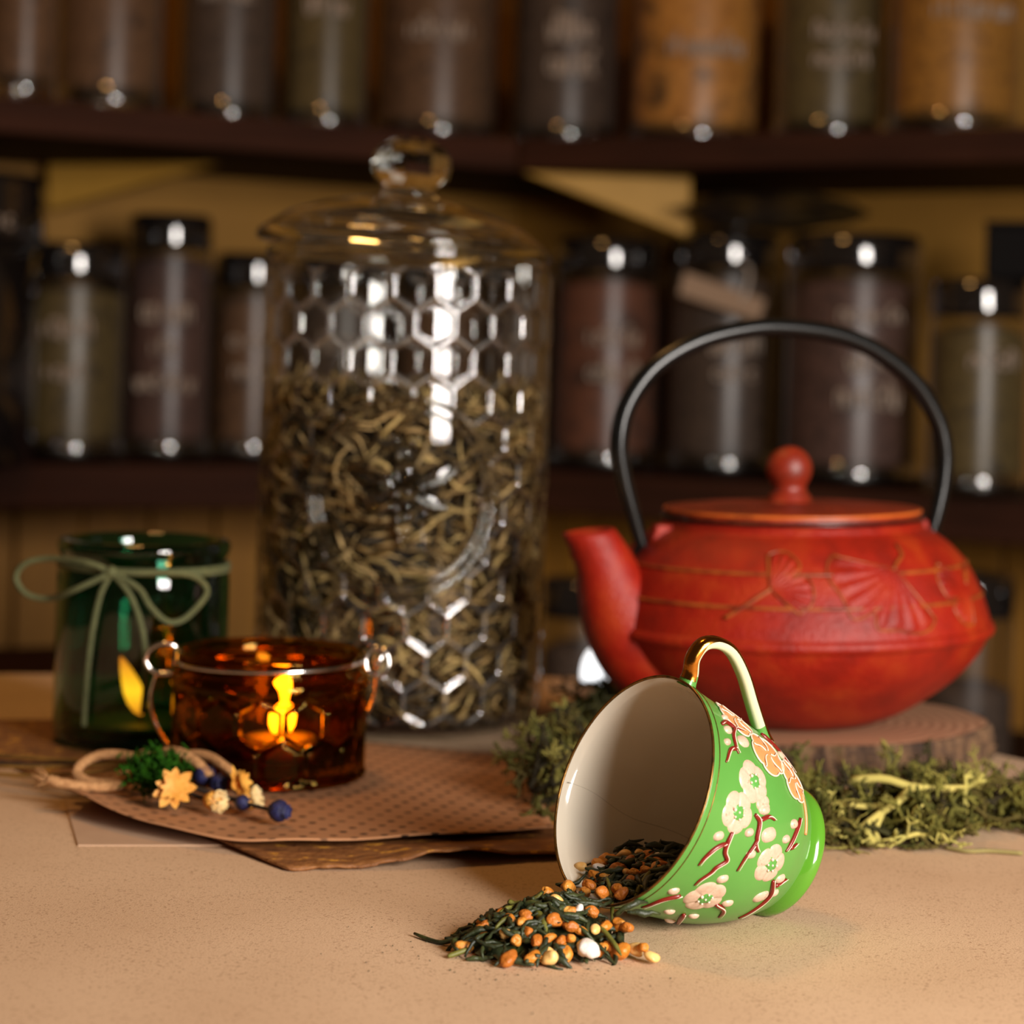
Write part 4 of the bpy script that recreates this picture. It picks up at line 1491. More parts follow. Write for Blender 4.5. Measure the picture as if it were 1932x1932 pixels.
# handle
ht = D(8)
e8 = math.cos(ht) * er + math.sin(ht) * et
n8 = np.cross(ax, e8)
hpts = [(2.0, 39.6), (1.6, 44.1), (-.3, 49.4), (1.2, 55.0), (6.3, 57.6), (13.4, 57.0), (22.0, 51.8), (30.4, 44.4), (38.9, 37.0), (44.6, 32.4)]
HP = spline([(a / 1000, b_ / 1000) for a, b_ in hpts], 48)
T2 = np.gradient(HP, axis=0)
T2 /= np.linalg.norm(T2, axis=1)[:, None]
N2 = np.c_[-T2[:, 1], T2[:, 0]]
V, Fh = [], []
k = 16
sg = np.sign(N2[24] @ (HP[24] - np.array([.02, .045])))
N2 *= sg
for i in range(48):
    q = i / 47
    hw = .0029 + .0010 * math.exp(-q / .06) + .0006 * math.exp(-(1 - q) / .06)
    ht_ = .0021 + .0008 * math.exp(-q / .08) + .0010 * math.exp(-(1 - q) / .08)
    for j in range(k):
        t = 2 * PI * j / k
        sq = lambda c: math.copysign(abs(c) ** 0.75, c)
        d2 = HP[i] + N2[i] * ht_ * sq(math.cos(t))
        V.append(c0 + ax * d2[0] + e8 * d2[1] + n8 * hw * sq(math.sin(t)))
mi = []
for i in range(47):
    for j in range(k):
        q = (j + 1) % k
        Fh.append((i * k + j, i * k + q, (i + 1) * k + q, (i + 1) * k + j))
        mid = math.cos(2 * PI * (j + .5) / k)
        mi.append(0 if 4 <= i < 41 else 1)
mbh = MB()
mbh.add(V, Fh)
mbh.m = [1 if (i < 5 or i > 40) else 0 for i in range(47) for j in range(k)]
hnd = link('handle', mbh, [M_hcream, M_cupg], cup, label='cream loop handle with gilded back')
V2, F2 = [], []
js = [14, 15, 0, 1, 2]
for i in range(3, 47):
    q = i / 47
    hw = (.0029 + .0010 * math.exp(-q / .06) + .0006 * math.exp(-(1 - q) / .06)) * 1.05
    ht_ = (.0021 + .0008 * math.exp(-q / .08) + .0010 * math.exp(-(1 - q) / .08)) * 1.07
    wide = [-100, -70, -40, -15, 15, 40, 70, 100]
    if q > .28:
        wide = [w * (1 - .30 * min(1, (q - .28) / .15)) for w in wide]
    for t in wide:
        t = D(t)
        sq = lambda c: math.copysign(abs(c) ** 0.75, c)
        d2 = HP[i] + N2[i] * ht_ * sq(math.cos(t))
        V2.append(c0 + ax * d2[0] + e8 * d2[1] + n8 * hw * sq(math.sin(t)))
for i in range(43):
    for j in range(7):
        F2.append((i * 8 + j, i * 8 + j + 1, (i + 1) * 8 + j + 1, (i + 1) * 8 + j))
link('gilding', MB().add(V2, F2), M_goldb, hnd, label='gilded back of the handle')


# raised enamel decoration
def patch(s0, t0, fn, k=7, n=40, hfun=None):
    """dome over the outline fn(angle)->radius around (s0, t0), following the cup wall"""
    r0 = crad(s0)
    v, f = [cp(s0, t0, hfun(0, 0))], []
    for i in range(1, k + 1):
        for j in range(n):
            a = 2 * PI * j / n
            q = i / k
            rad = fn(a) * q
            v.append(cp(min(max(s0 + rad * math.cos(a), .0002), .0607), t0 + rad * math.sin(a) / r0, hfun(q, a)))
    for j in range(n):
        f.append((0, 1 + j, 1 + (j + 1) % n))
    for i in range(k - 1):
        for j in range(n):
            q = (j + 1) % n
            a, b_ = 1 + i * n, 1 + (i + 1) * n
            f.append((a + j, b_ + j, b_ + q, a + q))
    return v, f


def blossom(s, t, size, rot, mat, outline=None, center=True, squash=1.0):
    lob = lambda a: size * (0.84 + 0.16 * abs(math.cos(2.5 * (a - rot))) ** 0.6) * (1 + (squash - 1) * abs(math.sin(a)))
    hf = lambda q, a: (-.0002 if q >= 1 else .00060 * (1 - q ** 6) * (1 - .75 * (1 - abs(math.cos(2.5 * (a - rot)))) ** 3 * min(1, q * 2)) + .00012 * math.exp(-((q - .85) / .08) ** 2))
    o_ = link('blossom', MB().add(*patch(s, t, lob, 10, 70, hf)), mat, cup)
    r0 = crad(s)
    if outline:
        P = [cp(min(s + lob(a) * .97 * math.cos(a), .0607), t + lob(a) * .97 * math.sin(a) / r0, .00035) for a in np.linspace(0, 2 * PI, 90)]
        mb_ = MB().add(*tube(P, .00034, 6, caps=False))
        for kk in range(5):
            a = rot + (kk + .5) * 2 * PI / 5
            L_ = [cp(min(s + size * q * math.cos(a + .2 * math.sin(q * 6)), .0607), t + size * q * math.sin(a + .2 * math.sin(q * 6)) / r0, .0007) for q in np.linspace(.15, .85, 10)]
            mb_.add(*tube(L_, .00028, 6))
        link('outline', mb_, outline, o_)
    if center:
        cs = size * .40
        hf2 = lambda q, a: (.0001 if q >= 1 else .00090)
        link('blossom_center', MB().add(*patch(s, t, lambda a: cs * (1 + .12 * math.sin(5 * a)), 3, 24, hf2)), M_dotg, o_)
        mb_ = MB()
        for kk in range(7):
            a = rot + kk * 2 * PI / 6
            q = cs * (.75 if kk else 0)
            mb_.add(*ball(cp(s + q * math.cos(a), t + q * math.sin(a) / r0, .0009), .00044 if kk != 3 else .0006, 8, 6))
        link('stamen_dots', mb_, M_enamw, o_)


blossom(.0203, D(64.7), .0078, .5, M_enam)
blossom(.0150, D(83.2), .0076, .1, M_enam)
blossom(.0390, D(101.0), .0074, .9, M_enam)
blossom(.0222, D(131.4), .0080, .3, M_enam)
blossom(.0262, D(73.5), .0036, .3, M_enam, center=False)
blossom(.0299, D(42.0), .0088, .3, M_oran, M_enamw, center=False)
blossom(.0449, D(46.5), .0082, .8, M_oran, M_enamw, center=False)
blossom(.0176, D(26.0), .0085, .2, M_oran, M_enamw, center=False)
blossom(.0300, D(-140.0), .0080, .2, M_enam)
blossom(.0230, D(-80.0), .0080, .7, M_enam)
BUD = [(10.0, 32.7, 7), (8.9, 42.1, 9), (6.9, 50.9, 7), (16.8, 43.4, 13), (27.7, 75.9, 9), (23.1, 90.0, 8), (10.4, 97.4, 9), (32.4, 87.0, 14), (42.0, 85.0, 8), (44.9, 74.5, 9), (27.7, 99.9, 8.5), (22.4, 117.2, 9),
       (32.8, 130.8, 8.5), (48.7, 107.8, 9), (45.2, 122.2, 13), (51.0, 118.8, 8), (39.8, 21.0, 9), (42.5, 29.0, 9), (8.3, 132.6, 8.5), (17.8, 150.7, 8), (27.2, 166.2, 8), (27.9, 149.0, 7.5), (46.5, 32.0, 6)]
for (s, t, r) in BUD:
    s, t, r = s / 1000, D(t), r * .00023
    hf = lambda q, a: (-.0002 if q >= 1 else .0010 * (1 - q ** 2.5) + .0001)
    b_ = link('bud', MB().add(*patch(s, t, lambda a: r * (1 + .18 * math.cos(2 * a + 1)), 6, 22, hf)), M_enam, cup)
BR = [[(5.7, 41.2), (9.2, 37.0), (13.1, 37.8), (11.2, 44.2), (11.3, 50.7), (12.5, 54.1)], [(13.5, 38.0), (14.8, 36.4), (20.0, 34.3)], [(11.5, 51.6), (7.9, 55.0), (5.4, 62.9)],
      [(15.3, 93.1), (15.3, 99.1), (16.1, 103.4), (18.8, 107.1), (16.3, 112.5), (15.7, 115.8), (13.8, 121.5), (13.5, 125.3)], [(15.0, 99.2), (11.5, 103.3), (9.2, 109.5), (8.7, 114.2)],
      [(23.1, 80.4), (26.0, 82.9), (27.0, 90.1), (27.5, 93.2), (25.9, 102.7), (25.7, 110.4)], [(26.2, 82.1), (30.1, 78.3), (33.2, 78.7)], [(27.3, 93.6), (28.5, 95.5), (30.4, 97.3)],
      [(48.5, 68.8), (45.4, 86.0), (44.0, 91.4)], [(45.8, 88.4), (47.5, 87.2), (49.5, 84.0)], [(44.8, 109.6), (48.8, 118.1), (49.6, 124.3), (48.8, 134.5), (47.6, 146.5)], [(48.0, 113.4), (50.0, 110.5), (52.5, 107.2)],
      [(34.0, 20.5), (37.5, 22.6), (43.8, 22.6), (49.4, 22.8), (51.5, 31.0)], [(12.6, 134.2), (8.0, 141.4), (6.6, 153.1)], [(28.5, 133.5), (34.2, 136.5), (37.1, 144.9)], [(23.7, 149.5), (28.0, 160.0), (34.0, 173.0)]]
for pl in BR:
    q = spline(pl, 6 * len(pl))
    n = len(q)
    P = [cp(s / 1000, D(t), .0002) for s, t in q]
    wid = np.interp(np.linspace(0, 1, n), [0, .1, .5, 1], [.0006, .0009, .0008, .0003])
    b_ = link('twig', MB().add(*tube(P, wid, 8)), M_bran, cup)
    P2 = [cp((s + .45) / 1000, D(t - .35), .00075) for s, t in q]
    link('highlight_line', MB().add(*tube(P2, wid * .33, 6)), M_enamw, b_)
P = [cp(s / 1000, D(t), .0002) for s, t in spline([(50.5, 50.0), (52.0, 57.0), (53.5, 66.2), (54.3, 75.7)], 20)]
link('border_stroke', MB().add(*tube(P, .0007, 6)), M_oran, cup)

# ------------------------------------------------------------------ spilled tea: leaves and roasted rice
M_leaf = mottled('dark_tea_leaf', [(0.25, lin(20, 26, 14)), (0.5, lin(40, 48, 24)), (0.75, lin(66, 74, 30))], 120, 0.5, 0.5, bscale=400, per_object=True)
M_leafl = mottled('olive_tea_leaf', [(0.25, lin(70, 74, 26)), (0.75, lin(120, 118, 44))], 150, 0.55, 0.4, per_object=True)
M_rice = mottled('roasted_rice', [(0.25, lin(178, 100, 28)), (0.5, lin(206, 128, 40)), (0.72, lin(230, 170, 84))], 130, 0.4, 0.8, bscale=380, bdist=0.0016, per_object=True)
M_riced = mottled('dark_roasted_rice', [(0.25, lin(158, 88, 30)), (0.75, lin(200, 118, 38))], 130, 0.42, 0.8, bscale=380, bdist=0.0016, per_object=True)
M_ricel = mottled('pale_rice', [(0.25, lin(226, 168, 84)), (0.75, lin(240, 200, 130))], 130, 0.42, 0.4, bscale=350, bdist=0.0008, per_object=True)
M_pop = mottled('white_puffed_rice', [(0.25, lin(232, 220, 208)), (0.75, lin(248, 240, 232))], 200, 0.5, 0.6, bscale=400, bdist=0.001)


def heap(x, y):
    dx, dy = x - .021, y - .7105
    a = D(25)
    e_, f_ = dx * math.cos(a) + dy * math.sin(a), -dx * math.sin(a) + dy * math.cos(a)
    rho = math.hypot(e_ / .039, f_ / .027)
    h = .0145 * max(0, 1 - rho ** 1.6)
    s = float((np.array([x, y, .015]) - c0) @ ax)
    if s > -.004:
        h = max(h, min(.0125 + .35 * (s + .004), .0245))
    return h


def inside_cup(x, y, z, m=0.0035):
    q = np.array([x, y, z]) - c0
    s = float(q @ ax)
    return 0 <= s < .05 and np.linalg.norm(q - ax * s) < crad(s) - m, s


# the matted bulk of fine leaf under the single pieces
mb = MB()
nx = 46
gx_, gy_ = np.linspace(-.022, .066, nx), np.linspace(.676, .762, nx)
idx = {}
V, Fm = [], []
for i, x in enumerate(gx_):
    for j, y in enumerate(gy_):
        z = heap(x, y) - .0032
        s = float((np.array([x, y, .015]) - c0) @ ax)
        ok = z > .0002
        if s > -.003:
            ok = ok and inside_cup(x, y, z, .0024)[0]
        else:
            z = min(z, .0115)
        if ok:
            idx[i, j] = len(V)
            V.append((x, y, z + .0009 * rng.normal()))
for i in range(nx - 1):
    for j in range(nx - 1):
        q = [(i, j), (i + 1, j), (i + 1, j + 1), (i, j + 1)]
        if all(k_ in idx for k_ in q):
            Fm.append(tuple(idx[k_] for k_ in q))
mb.add(V, Fm)
o = link('tea_dust', mb, M_leaf, loc=(.021, .7105, 0.0))
tag(o, 'matted fine dark tea beneath the spilled leaves and rice', 'loose tea', None, 'stuff')
mb = MB()
for k_ in range(90):
    while True:
        x, y = rng.normal(.017, .026), rng.normal(.702, .020)
        if heap(x, y) < .006 and y < .735:
            break
    d = rng.normal(size=2)
    d /= np.linalg.norm(d)
    l_ = rng.uniform(.0002, .0008)
    mb.add(*tube([(x, y, heap(x, y) + .0003), (x + d[0] * l_, y + d[1] * l_, heap(x, y) + .0004)], rng.uniform(.0001, .0002), 4))
o = link('tea_crumbs', mb, M_leaf, loc=(.017, .702, 0))
tag(o, 'tiny tea crumbs scattered around the spilled heap', 'loose tea', None, 'stuff')

# leaf shapes
LEAF = []
for k_ in range(14):
    g = np.random.default_rng(300 + k_)
    ln = g.uniform(.007, .0145)
    n = 9
    ts = np.linspace(-.5, .5, n)
    b1, b2 = g.normal(0, .16), g.normal(0, .10)
    P = np.stack([ts * ln, ln * b1 * (ts * ts * 4 - .3) + .0002 * g.normal(size=n), ln * b2 * (ts * ts * 4 - .3) + .00015 * g.normal(size=n)], -1)
    wd = g.uniform(.0006, .00125)
    v, f = tube(P, wd * np.interp(np.linspace(0, 1, n), [0, .2, .6, 1], [.5, 1, 1.1, .3]) * (1 + .15 * g.normal(size=n)), 6)
    me = bpy.data.meshes.new('tea_leaf')
    me.from_pydata(v.tolist(), [], f)
    me.shade_smooth()
    LEAF.append((me, ln))
    me.materials.append(M_leafl if k_ >= 12 else M_leaf)
cnt = 0
tries = 0
while cnt < 265 and tries < 20000:
    tries += 1
    if cnt < 185:
        x, y = rng.normal(.021, .021), rng.normal(.7095, .0165)
    else:
        x, y = rng.uniform(.02, .062), rng.uniform(.712, .755)
    h = heap(x, y)
    s = float((np.array([x, y, .015]) - c0) @ ax)
    if h < .0007:
        continue
    if s > -.006:
        if not inside_cup(x, y, h, .006)[0] and s > 0:
            continue
        if s <= 0 and h < .0135:
            continue
    me, ln = LEAF[rng.integers(0, 14) if rng.random() < .25 else rng.integers(0, 12)]
    o = bpy.data.objects.new('tea_leaf', me)
    COL.objects.link(o)
    dz = (heap(x + .003, y) - h) / .003, (heap(x, y + .003) - h) / .003
    az_ = rng.normal(0.25, .75)
    dirx = np.array([math.cos(az_), math.sin(az_)])
    pitch = -math.atan(dz[0] * dirx[0] + dz[1] * dirx[1]) * .8 + rng.normal(0, .10)
    o.rotation_euler = (rng.uniform(0, 6.28), pitch, az_)
    o.location = (x, y, h + rng.uniform(-.0012, .0012) + .0006)
    if o.location.z < .0009:
        o.location.z = .0009
    zone = 'lying inside the mouth of the cup' if s > 0 else 'heaped just below the cup rim' if h > .0095 else \
        'at the left tail of the spill on the cloth' if x < .012 else 'at the front edge of the spill on the cloth' if y < .697 else 'at the right flank of the spill on the cloth'
    tag(o, 'dark green needle of tea ' + zone, 'tea leaf', 'tea leaves ' + zone)
    cnt += 1


def leaf_at(pts, r, label, mat=M_leaf):
    P = spline(pts, 24)
    o = link('tea_leaf', MB().add(*tube(P, r * np.interp(np.linspace(0, 1, 24), [0, .15, .7, 1], [.6, 1, 1, .35]), 8)), mat, loc=tuple(np.mean(P, 0)))
    return tag(o, label, 'tea leaf', 'tea leaves spilled from the cup')


leaf_at([(-.0270, .7145, .0012), (-.0215, .7085, .0008), (-.0170, .7055, .0010), (-.0110, .7060, .0030), (-.0040, .7090, .0070), (.0020, .7110, .0095)], .0008, 'long curved tea stem poking out at the left end of the spill')
leaf_at([(.0375, .7290, .0185), (.0385, .7220, .0160), (.0390, .7150, .0120), (.0385, .7080, .0075)], .0007, 'straight tea stalk leaning down over the cup rim', M_leafl)
leaf_at([(.0520, .7255, .0215), (.0490, .7210, .0185), (.0465, .7165, .0150)], .0009, 'olive leaf hanging over the lower rim of the cup', M_leafl)
leaf_at([(.0305, .7010, .0110), (.0300, .6960, .0080), (.0300, .6915, .0060)], .0007, 'thin upright dark stalk beside the white puffed grain')
leaf_at([(.0345, .6990, .0095), (.0385, .6930, .0060), (.0410, .6890, .0030)], .0008, 'slanting green stalk at the right front of the spill', M_leafl)
leaf_at([(.0135, .7030, .0125), (.0155, .6985, .0110), (.0165, .6935, .0085)], .0015, 'broad olive leaf folded over the middle of the spill', M_leafl)
leaf_at([(.0360, .7480, .0210), (.0430, .7430, .0215), (.0500, .7390, .0215)], .0008, 'long dark stalk across the grains inside the cup')
leaf_at([(.0290, .7480, .0175), (.0260, .7450, .0150), (.0235, .7440, .0140)], .0009, 'dark twig end sticking out over the left rim inside')
leaf_at([(-.0150, .6890, .0010), (-.0115, .6910, .0018), (-.0075, .6925, .0030)], .0009, 'short green leaf lying at the front left of the spill', M_leafl)

RICE = []
for k_ in range(12):
    g = np.random.default_rng(500 + k_)
    v, f = ball((0, 0, 0), .88, 20, 14)
    dents = [(rand_rot(g)[0], g.uniform(.10, .26)) for _ in range(5)]
    nn = v / np.linalg.norm(v, axis=1)[:, None]
    sc = np.ones(len(v))
    for q_ in range(3):
        ph = rand_rot(g)[0]
        sc += .20 * np.exp(-((1 - nn @ ph) / .11)) - .16 * np.exp(-((1 - nn @ rand_rot(g)[0]) / .06))
    for dvec, am in dents:
        sc += am * 1.5 * np.exp(-((1 - nn @ dvec) / .22)) - .22 * np.exp(-((1 - nn @ rand_rot(g)[0]) / .07))
    v = v * sc[:, None] * np.array([1.0 + .35 * g.random(), .78, .72])
    me = bpy.data.meshes.new('roasted_rice_grain')
    me.from_pydata((v * .0026).tolist(), [], f)
    me.shade_smooth()
    me.materials.append([M_rice, M_riced, M_rice, M_riced, M_rice, M_ricel][k_ % 6] if k_ else M_rice)
    RICE.append(me)
BIG = [(-2.6, 708.4, 5.5), (1.6, 706.7, 9.3), (-9.3, 696.0, 2.4), (4.7, 682.6, 2.2), (12.7, 683.9, 2.6), (18.0, 683.8, 2.6), (22.7, 687.3, 3.8), (19.3, 697.4, 10.4), (24.7, 730.4, 13.5), (36.0, 717.8, 14.5), (40.9, 694.4, 2.6), (46.1, 695.5, 3.3), (39.0, 748.3, 19.4), (42.1, 737.4, 18.5)]
NORM = [(4.9, 699.7, 9.5), (-3.1, 701.7, 7.0), (-4.5, 700.2, 6.1), (18.0, 686.0, 3.4), (17.8, 691.1, 6.9), (21.4, 690.1, 5.8), (24.6, 691.7, 6.2), (10.7, 693.0, 7.9), (17.1, 722.0, 13.6), (20.0, 708.9, 14.3), (30.2, 724.3, 13.8), (31.9, 728.2, 15.1), (40.9, 719.6, 16.1), (42.0, 714.8, 15.6), (38.0, 734.4, 16.8), (29.1, 746.4, 16.4), (36.1, 746.1, 18.3), (46.0, 741.9, 20.2), (47.2, 731.0, 18.8), (49.3, 735.3, 20.1), (54.8, 731.5, 20.6), (32.7, 698.0, 7.8), (40.8, 704.3, 8.7), (43.4, 699.9, 8.5), (40.1, 703.3, 7.0), (37.9, 694.9, 3.9), (48.3, 691.9, 4.9), (50.6, 690.1, 2.4), (34.6, 692.8, 3.9), (9.8, 700.0, 10.9), (9.4, 697.4, 9.8), (13.5, 688.7, 5.5), (6.9, 690.0, 5.8), (3.7, 693.4, 6.9), (24.5, 703.3, 12.4), (32.1, 706.9, 11.5), (27.7, 695.8, 8.0), (24.5, 696.0, 8.9), (36.1, 701.0, 8.0), (49.4, 746.6, 22.0), (53.1, 739.8, 21.9), (55.1, 736.6, 21.5), (52.4, 743.6, 22.3), (57.0, 732.7, 21.2), (50.8, 730.6, 19.7), (44.6, 732.7, 18.3), (34.0, 737.7, 16.3), (45.8, 724.1, 17.7)]
SPECIAL = {2: 'roasted rice grain lying alone at the front left of the spill', 3: 'roasted rice grain farthest forward on the cloth, apart from the heap',
           10: 'largest roasted rice grain at the front right, beside the white kernel'}
for k_, (x, y, z) in enumerate(BIG + NORM):
    o = bpy.data.objects.new('roasted_rice_grain', RICE[k_ % 12] if k_ != 10 else RICE[0])
    COL.objects.link(o)
    sc = rng.uniform(1.1, 1.3) if k_ < len(BIG) else rng.uniform(.78, 1.02)
    o.scale = (sc,) * 3
    o.location = (x / 1000, y / 1000, max(z / 1000, .0019 * sc) + (.0008 if z > 5 else 0))
    o.rotation_euler = (rng.normal(0, .5), rng.normal(0, .35), rng.uniform(0, 6.28))
    s = float((np.array([x / 1000, y / 1000, .015]) - c0) @ ax)
    zone = 'inside the mouth of the cup' if s > 0 else 'on the heap just below the cup rim' if z > 9 else \
        'at the left of the spill on the cloth' if x < 14 else 'at the front edge of the spill' if y < 692 else 'at the right flank of the spill'
    tag(o, SPECIAL.get(k_, 'orange-brown roasted rice grain ' + zone), 'rice grain', 'roasted rice grains ' + zone)


def popped(c, size, seed, label, flat=1.0):
    g = np.random.default_rng(seed)
    mb = MB()
    v, f = ball((0, 0, 0), 1, 22, 15)
    nn = v / np.linalg.norm(v, axis=1)[:, None]
    sc = np.full(len(v), .72)
    for _ in range(6):
        sc += g.uniform(.25, .5) * np.exp(-((1 - nn @ rand_rot(g)[0]) / .16))
    v = v * sc[:, None] * np.array([1.15, .8, .95]) * size
    v = v @ rand_rot(g).T
    mb.add(v + np.array(c), f)
    o = link('puffed_rice', mb, M_pop if flat else M_ricel, loc=tuple(c))
    tag(o, label, 'rice grain', 'puffed rice grains in the spill')


popped((.0300, .6885, .0055), .0044, 1, 'large white puffed grain at the front of the spill')
popped((.0274, .7039, .0128), .0020, 2, 'small white puffed grain halfway up the spill')
popped((.0450, .7490, .0215), .0033, 3, 'pale yellow puffed grain deep inside the cup', 0)
popped((.0351, .7433, .0185), .0020, 4, 'pinkish white puffed grain near the left inner wall of cup')
popped((.0555, .7420, .0225), .0026, 6, 'whitish puffed grain in the shade at the back of the cup')

# ------------------------------------------------------------------ bunch of dried flowers tied with twine
M_stem = mottled('dry_stem', [(0.3, lin(96, 66, 24)), (0.7, lin(142, 102, 36))], 80, 0.7, 0.3)
M_stemd = plain('dark_stem', lin(44, 32, 24), 0.8)
M_twine = mottled('jute_twine', [(0.3, lin(158, 110, 66)), (0.7, lin(206, 156, 104))], 500, 0.9, 0.8, bscale=1200)
M_fgreen = mottled('green_dyed_moss', [(0.3, lin(14, 42, 8)), (0.7, lin(44, 92, 14))], 300, 0.95, 0.5, spec=0.08)
M_yel = mottled('golden_petal', [(0.3, lin(206, 134, 40)), (0.7, lin(236, 176, 78))], 200, 0.6, 0.3)
M_blue = mottled('blue_bud', [(0.3, lin(14, 13, 24)), (0.52, lin(30, 34, 84)), (0.68, lin(44, 36, 30))], 260, 0.6, 0.6)
M_cr = mottled('cream_tuft', [(0.3, lin(222, 186, 116)), (0.7, lin(244, 222, 170))], 300, 0.7, 0.4)
bq = thing('dried_flower_bunch', 'bunch of dried yellow and blue flowers tied with jute twine', 'flower bunch', (-0.15, 0.91, 0.006))
KN = np.array([-0.150, 0.915, 0.0150])


def stem(pts, r, mat=M_stem):
    link('stem', MB().add(*tube(spline(pts, 20), r, 6)), mat, bq)


stem([(-.262, .985, .0060), (-.225, .955, .0085), (-.185, .930, .0120), tuple(KN)], .0011)
stem([(-.258, .960, .0050), (-.222, .938, .0070), (-.185, .922, .0110), tuple(KN)], .0010)
stem([(-.258, .950, .0035), (-.215, .932, .0045), (-.180, .918, .0090), tuple(KN)], .0009)
stem([(-.250, .968, .0045), (-.21, .945, .0070), (-.178, .925, .0120), tuple(KN)], .0009, M_stemd)
stem([tuple(KN), (-.128, .905, .0115), (-.116, .898, .0110)], .0009)
stem([tuple(KN), (-.132, .895, .0110), (-.112, .878, .0085), (-.0892, .8552, .0085)], .0008, M_stemd)
stem([tuple(KN), (-.135, .900, .0120), (-.1257, .9000, .0120)], .0008, M_stemd)
stem([tuple(KN), (-.140, .895, .0100), (-.1343, .8790, .0105)], .0008)
stem([tuple(KN), (-.132, .888, .0095), (-.1143, .8690, .0085)], .0008, M_stemd)
stem([tuple(KN), (-.125, .885, .0100), (-.1002, .8720, .0085)], .0007, M_stemd)


def twine(name, pts, r=.0017):
    P = spline(pts, 90)
    mb = MB()
    for ph in (0, PI * 2 / 3, PI * 4 / 3):
        T_ = np.gradient(P, axis=0)
        T_ /= np.linalg.norm(T_, axis=1)[:, None]
        a = np.cross(T_, [0, 0, 1.0])
        a /= np.linalg.norm(a, axis=1)[:, None] + 1e-9
        b2 = np.cross(T_, a)
        k_ = np.linspace(0, 2 * PI * 14, 90) + ph
        mb.add(*tube(P + (a * np.cos(k_)[:, None] + b2 * np.sin(k_)[:, None]) * r * .60, r * .80, 6))
    return mb


tw = link('twine', twine('t', [tuple(KN + [-.004, 0, .002]), tuple(KN + [-.002, -.004, .004]), tuple(KN + [.003, -.003, -.003]), tuple(KN + [.002, .004, -.002]), tuple(KN + [-.003, .003, .003]), tuple(KN + [-.004, -.003, .001])], .0016), M_twine, bq)
link('twine_loop', twine('t', [tuple(KN), (-.160, .914, .0178), (-.170, .914, .0180), (-.1775, .912, .0150), (-.1800, .908, .0110), (-.1740, .903, .0085), (-.1650, .902, .0085), (-.157, .905, .0105), tuple(KN)]), M_twine, tw)
link('twine_loop', twine('t', [tuple(KN), (-.143, .910, .0205), (-.136, .905, .0215), (-.128, .900, .0185), (-.122, .896, .0140)]), M_twine, tw)
link('twine_loop', twine('t', [tuple(KN + [.002, .002, .003]), (-.134, .912, .0195), (-.124, .906, .0200), (-.116, .898, .0175), (-.1095, .893, .0130), (-.108, .890, .0090)]), M_twine, tw)
link('twine_end', twine('t', [tuple(KN + [-.002, -.002, -.002]), (-.160, .899, .0085), (-.172, .895, .0080), (-.183, .893, .0095), (-.1885, .894, .0105)]), M_twine, tw)
fb = MB()
for k_ in range(26):
    d = np.array([-1.0 + rng.normal(0, .35), rng.normal(.1, .35), rng.normal(.15, .5)])
    d /= np.linalg.norm(d)
    p = np.array([-.1880, .894, .0105])
    fb.add(*tube([p, p + d * .004, p + d * .008 + np.array([0, 0, rng.normal(0, .001)])], [.0003, .0002, .0001], 4))
link('frayed_end', fb, M_twine, tw)
mm = MB()
for k_ in range(420):
    c = np.array([-.1440, .8925, .0155]) + rng.normal(size=3) * np.array([.0055, .0040, .0042])
    if c[2] < .008:
        continue
    d = rng.normal(size=3) + np.array([.3, -.2, .3])
    d /= np.linalg.norm(d)
    mm.add(*tube([c, c + d * .0025, c + d * .0045 + rng.normal(0, .0006, 3)], [.0006, .0005, .0002], 5))
mm.add(*ball((-.1440, .8925, .0145), (.0090, .0065, .0065)))
link('green_tuft', mm, M_fgreen, bq, label='dark green dyed moss tuft')


def flower(c, size, facing, label, npet=9, seed=0, rows=2):
    g = np.random.default_rng(seed)
    z = np.array(facing, float)
    z /= np.linalg.norm(z)
    x = np.cross([0, 0, 1.0], z)
    x /= np.linalg.norm(x)
    y = np.cross(z, x)
    Rm = np.stack([x, y, z], 1)
    hub = link('flower_head', MB().add(*ball(np.array(c), size * .28)), M_yel, bq, label=label)
    for rw in range(rows):
        for k_ in range(npet):
            a = 2 * PI * (k_ + .5 * rw) / npet + g.normal(0, .08)
            ln = size * (1.0 - .35 * rw) * g.uniform(.85, 1.1)
            wd = ln * .25
            v, f = [], []
            for i in range(7):
                q = i / 6
                w = wd * math.sin(PI * (q * .82 + .12)) ** .8 * (1 if q < .95 else .3)
                lift = size * (.12 + .35 * rw) + ln * .25 * q * q * (1 if rw else .5)
                for s_ in (-1, 0, 1):
                    v.append((ln * q, s_ * w, lift - abs(s_) * -.12 * w))
            v = np.array(v)
            c_, s_ = math.cos(a), math.sin(a)
            v = v @ np.array([[c_, s_, 0], [-s_, c_, 0], [0, 0, 1]])
            v = v @ Rm.T + np.array(c)
            for i in range(6):
                for j in range(2):
                    q = i * 3 + j
                    f.append((q, q + 3, q + 4, q + 1))
            link('petal', MB().add(v, f), M_yel, hub)


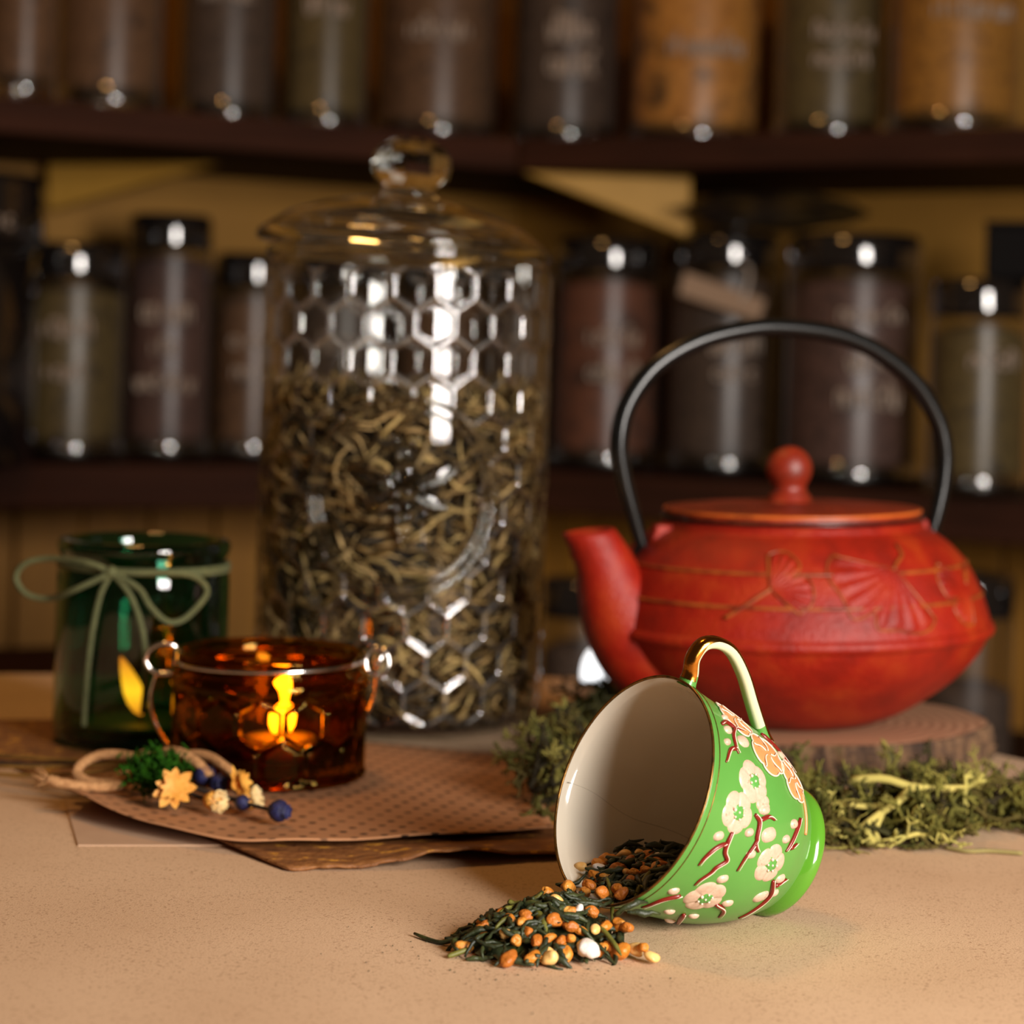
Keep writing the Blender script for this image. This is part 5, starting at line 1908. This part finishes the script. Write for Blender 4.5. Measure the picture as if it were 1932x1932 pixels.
flower((-.1335, .8740, .0125), .0088, (.15, -1, .35), 'open golden everlasting flower', 9, 1)
flower((-.1095, .8860, .0125), .0080, (1, -.3, .45), 'golden flower seen from the side', 8, 2)


def bud_blue(c, r, d):
    d = np.array(d, float)
    d /= np.linalg.norm(d)
    x = np.cross(d, [0, 0, 1.0])
    x /= np.linalg.norm(x)
    y = np.cross(d, x)
    v, f = lathe([(r * q, s * r) for q, s in ((.15, -1.1), (.6, -.9), (.95, -.3), (1, .1), (.85, .55), (.62, .8), (.66, 1.05), (.4, .85), (.02, .7))], 14)
    v = v * (1 + .10 * np.sin(np.arctan2(v[:, 1], v[:, 0]) * 6))[:, None]
    V_ = np.array([np.array(c) + x * a + y * b2 + d * e_ for a, b2, e_ in v])
    link('blue_bud', MB().add(V_, f), M_blue, bq, label='dried blue seed bud')


bud_blue((-.1245, .8985, .0135), .0042, (1, -.3, .3))
bud_blue((-.1175, .8930, .0115), .0040, (.6, -1, .1))
bud_blue((-.1045, .8700, .0085), .0030, (1, -.4, -.1))
bud_blue((-.0880, .8550, .0088), .0042, (1, -.5, 0))


def tuft(c, r, d):
    d = np.array(d, float)
    d /= np.linalg.norm(d)
    x = np.cross(d, [0, 0, 1.0])
    x /= np.linalg.norm(x)
    y = np.cross(d, x)
    v, f = lathe([(r * q, s * r) for q, s in ((.2, -1.5), (.7, -1.1), (.95, -.4), (.9, .1), (.02, .2))], 14)
    h_ = link('cream_bud', MB().add(np.array([np.array(c) + x * a + y * b2 + d * e_ for a, b2, e_ in v]), f), M_yel, bq, label='amber bud with cream tuft')
    mb = MB()
    for k_ in range(110):
        a = rng.uniform(0, 2 * PI)
        q = math.sqrt(rng.random())
        p = np.array(c) + (x * math.cos(a) + y * math.sin(a)) * r * q * .85
        dd = d + (x * math.cos(a) + y * math.sin(a)) * q * .45
        mb.add(*tube([p, p + dd * r * .75], [.00035, .00018], 4))
    link('tuft', mb, M_cr, h_)


tuft((-.1155, .8700, .0088), .0042, (1, -.9, .1))
tuft((-.1010, .8735, .0092), .0044, (1, -.2, .35))
bq.location.z += 0.002
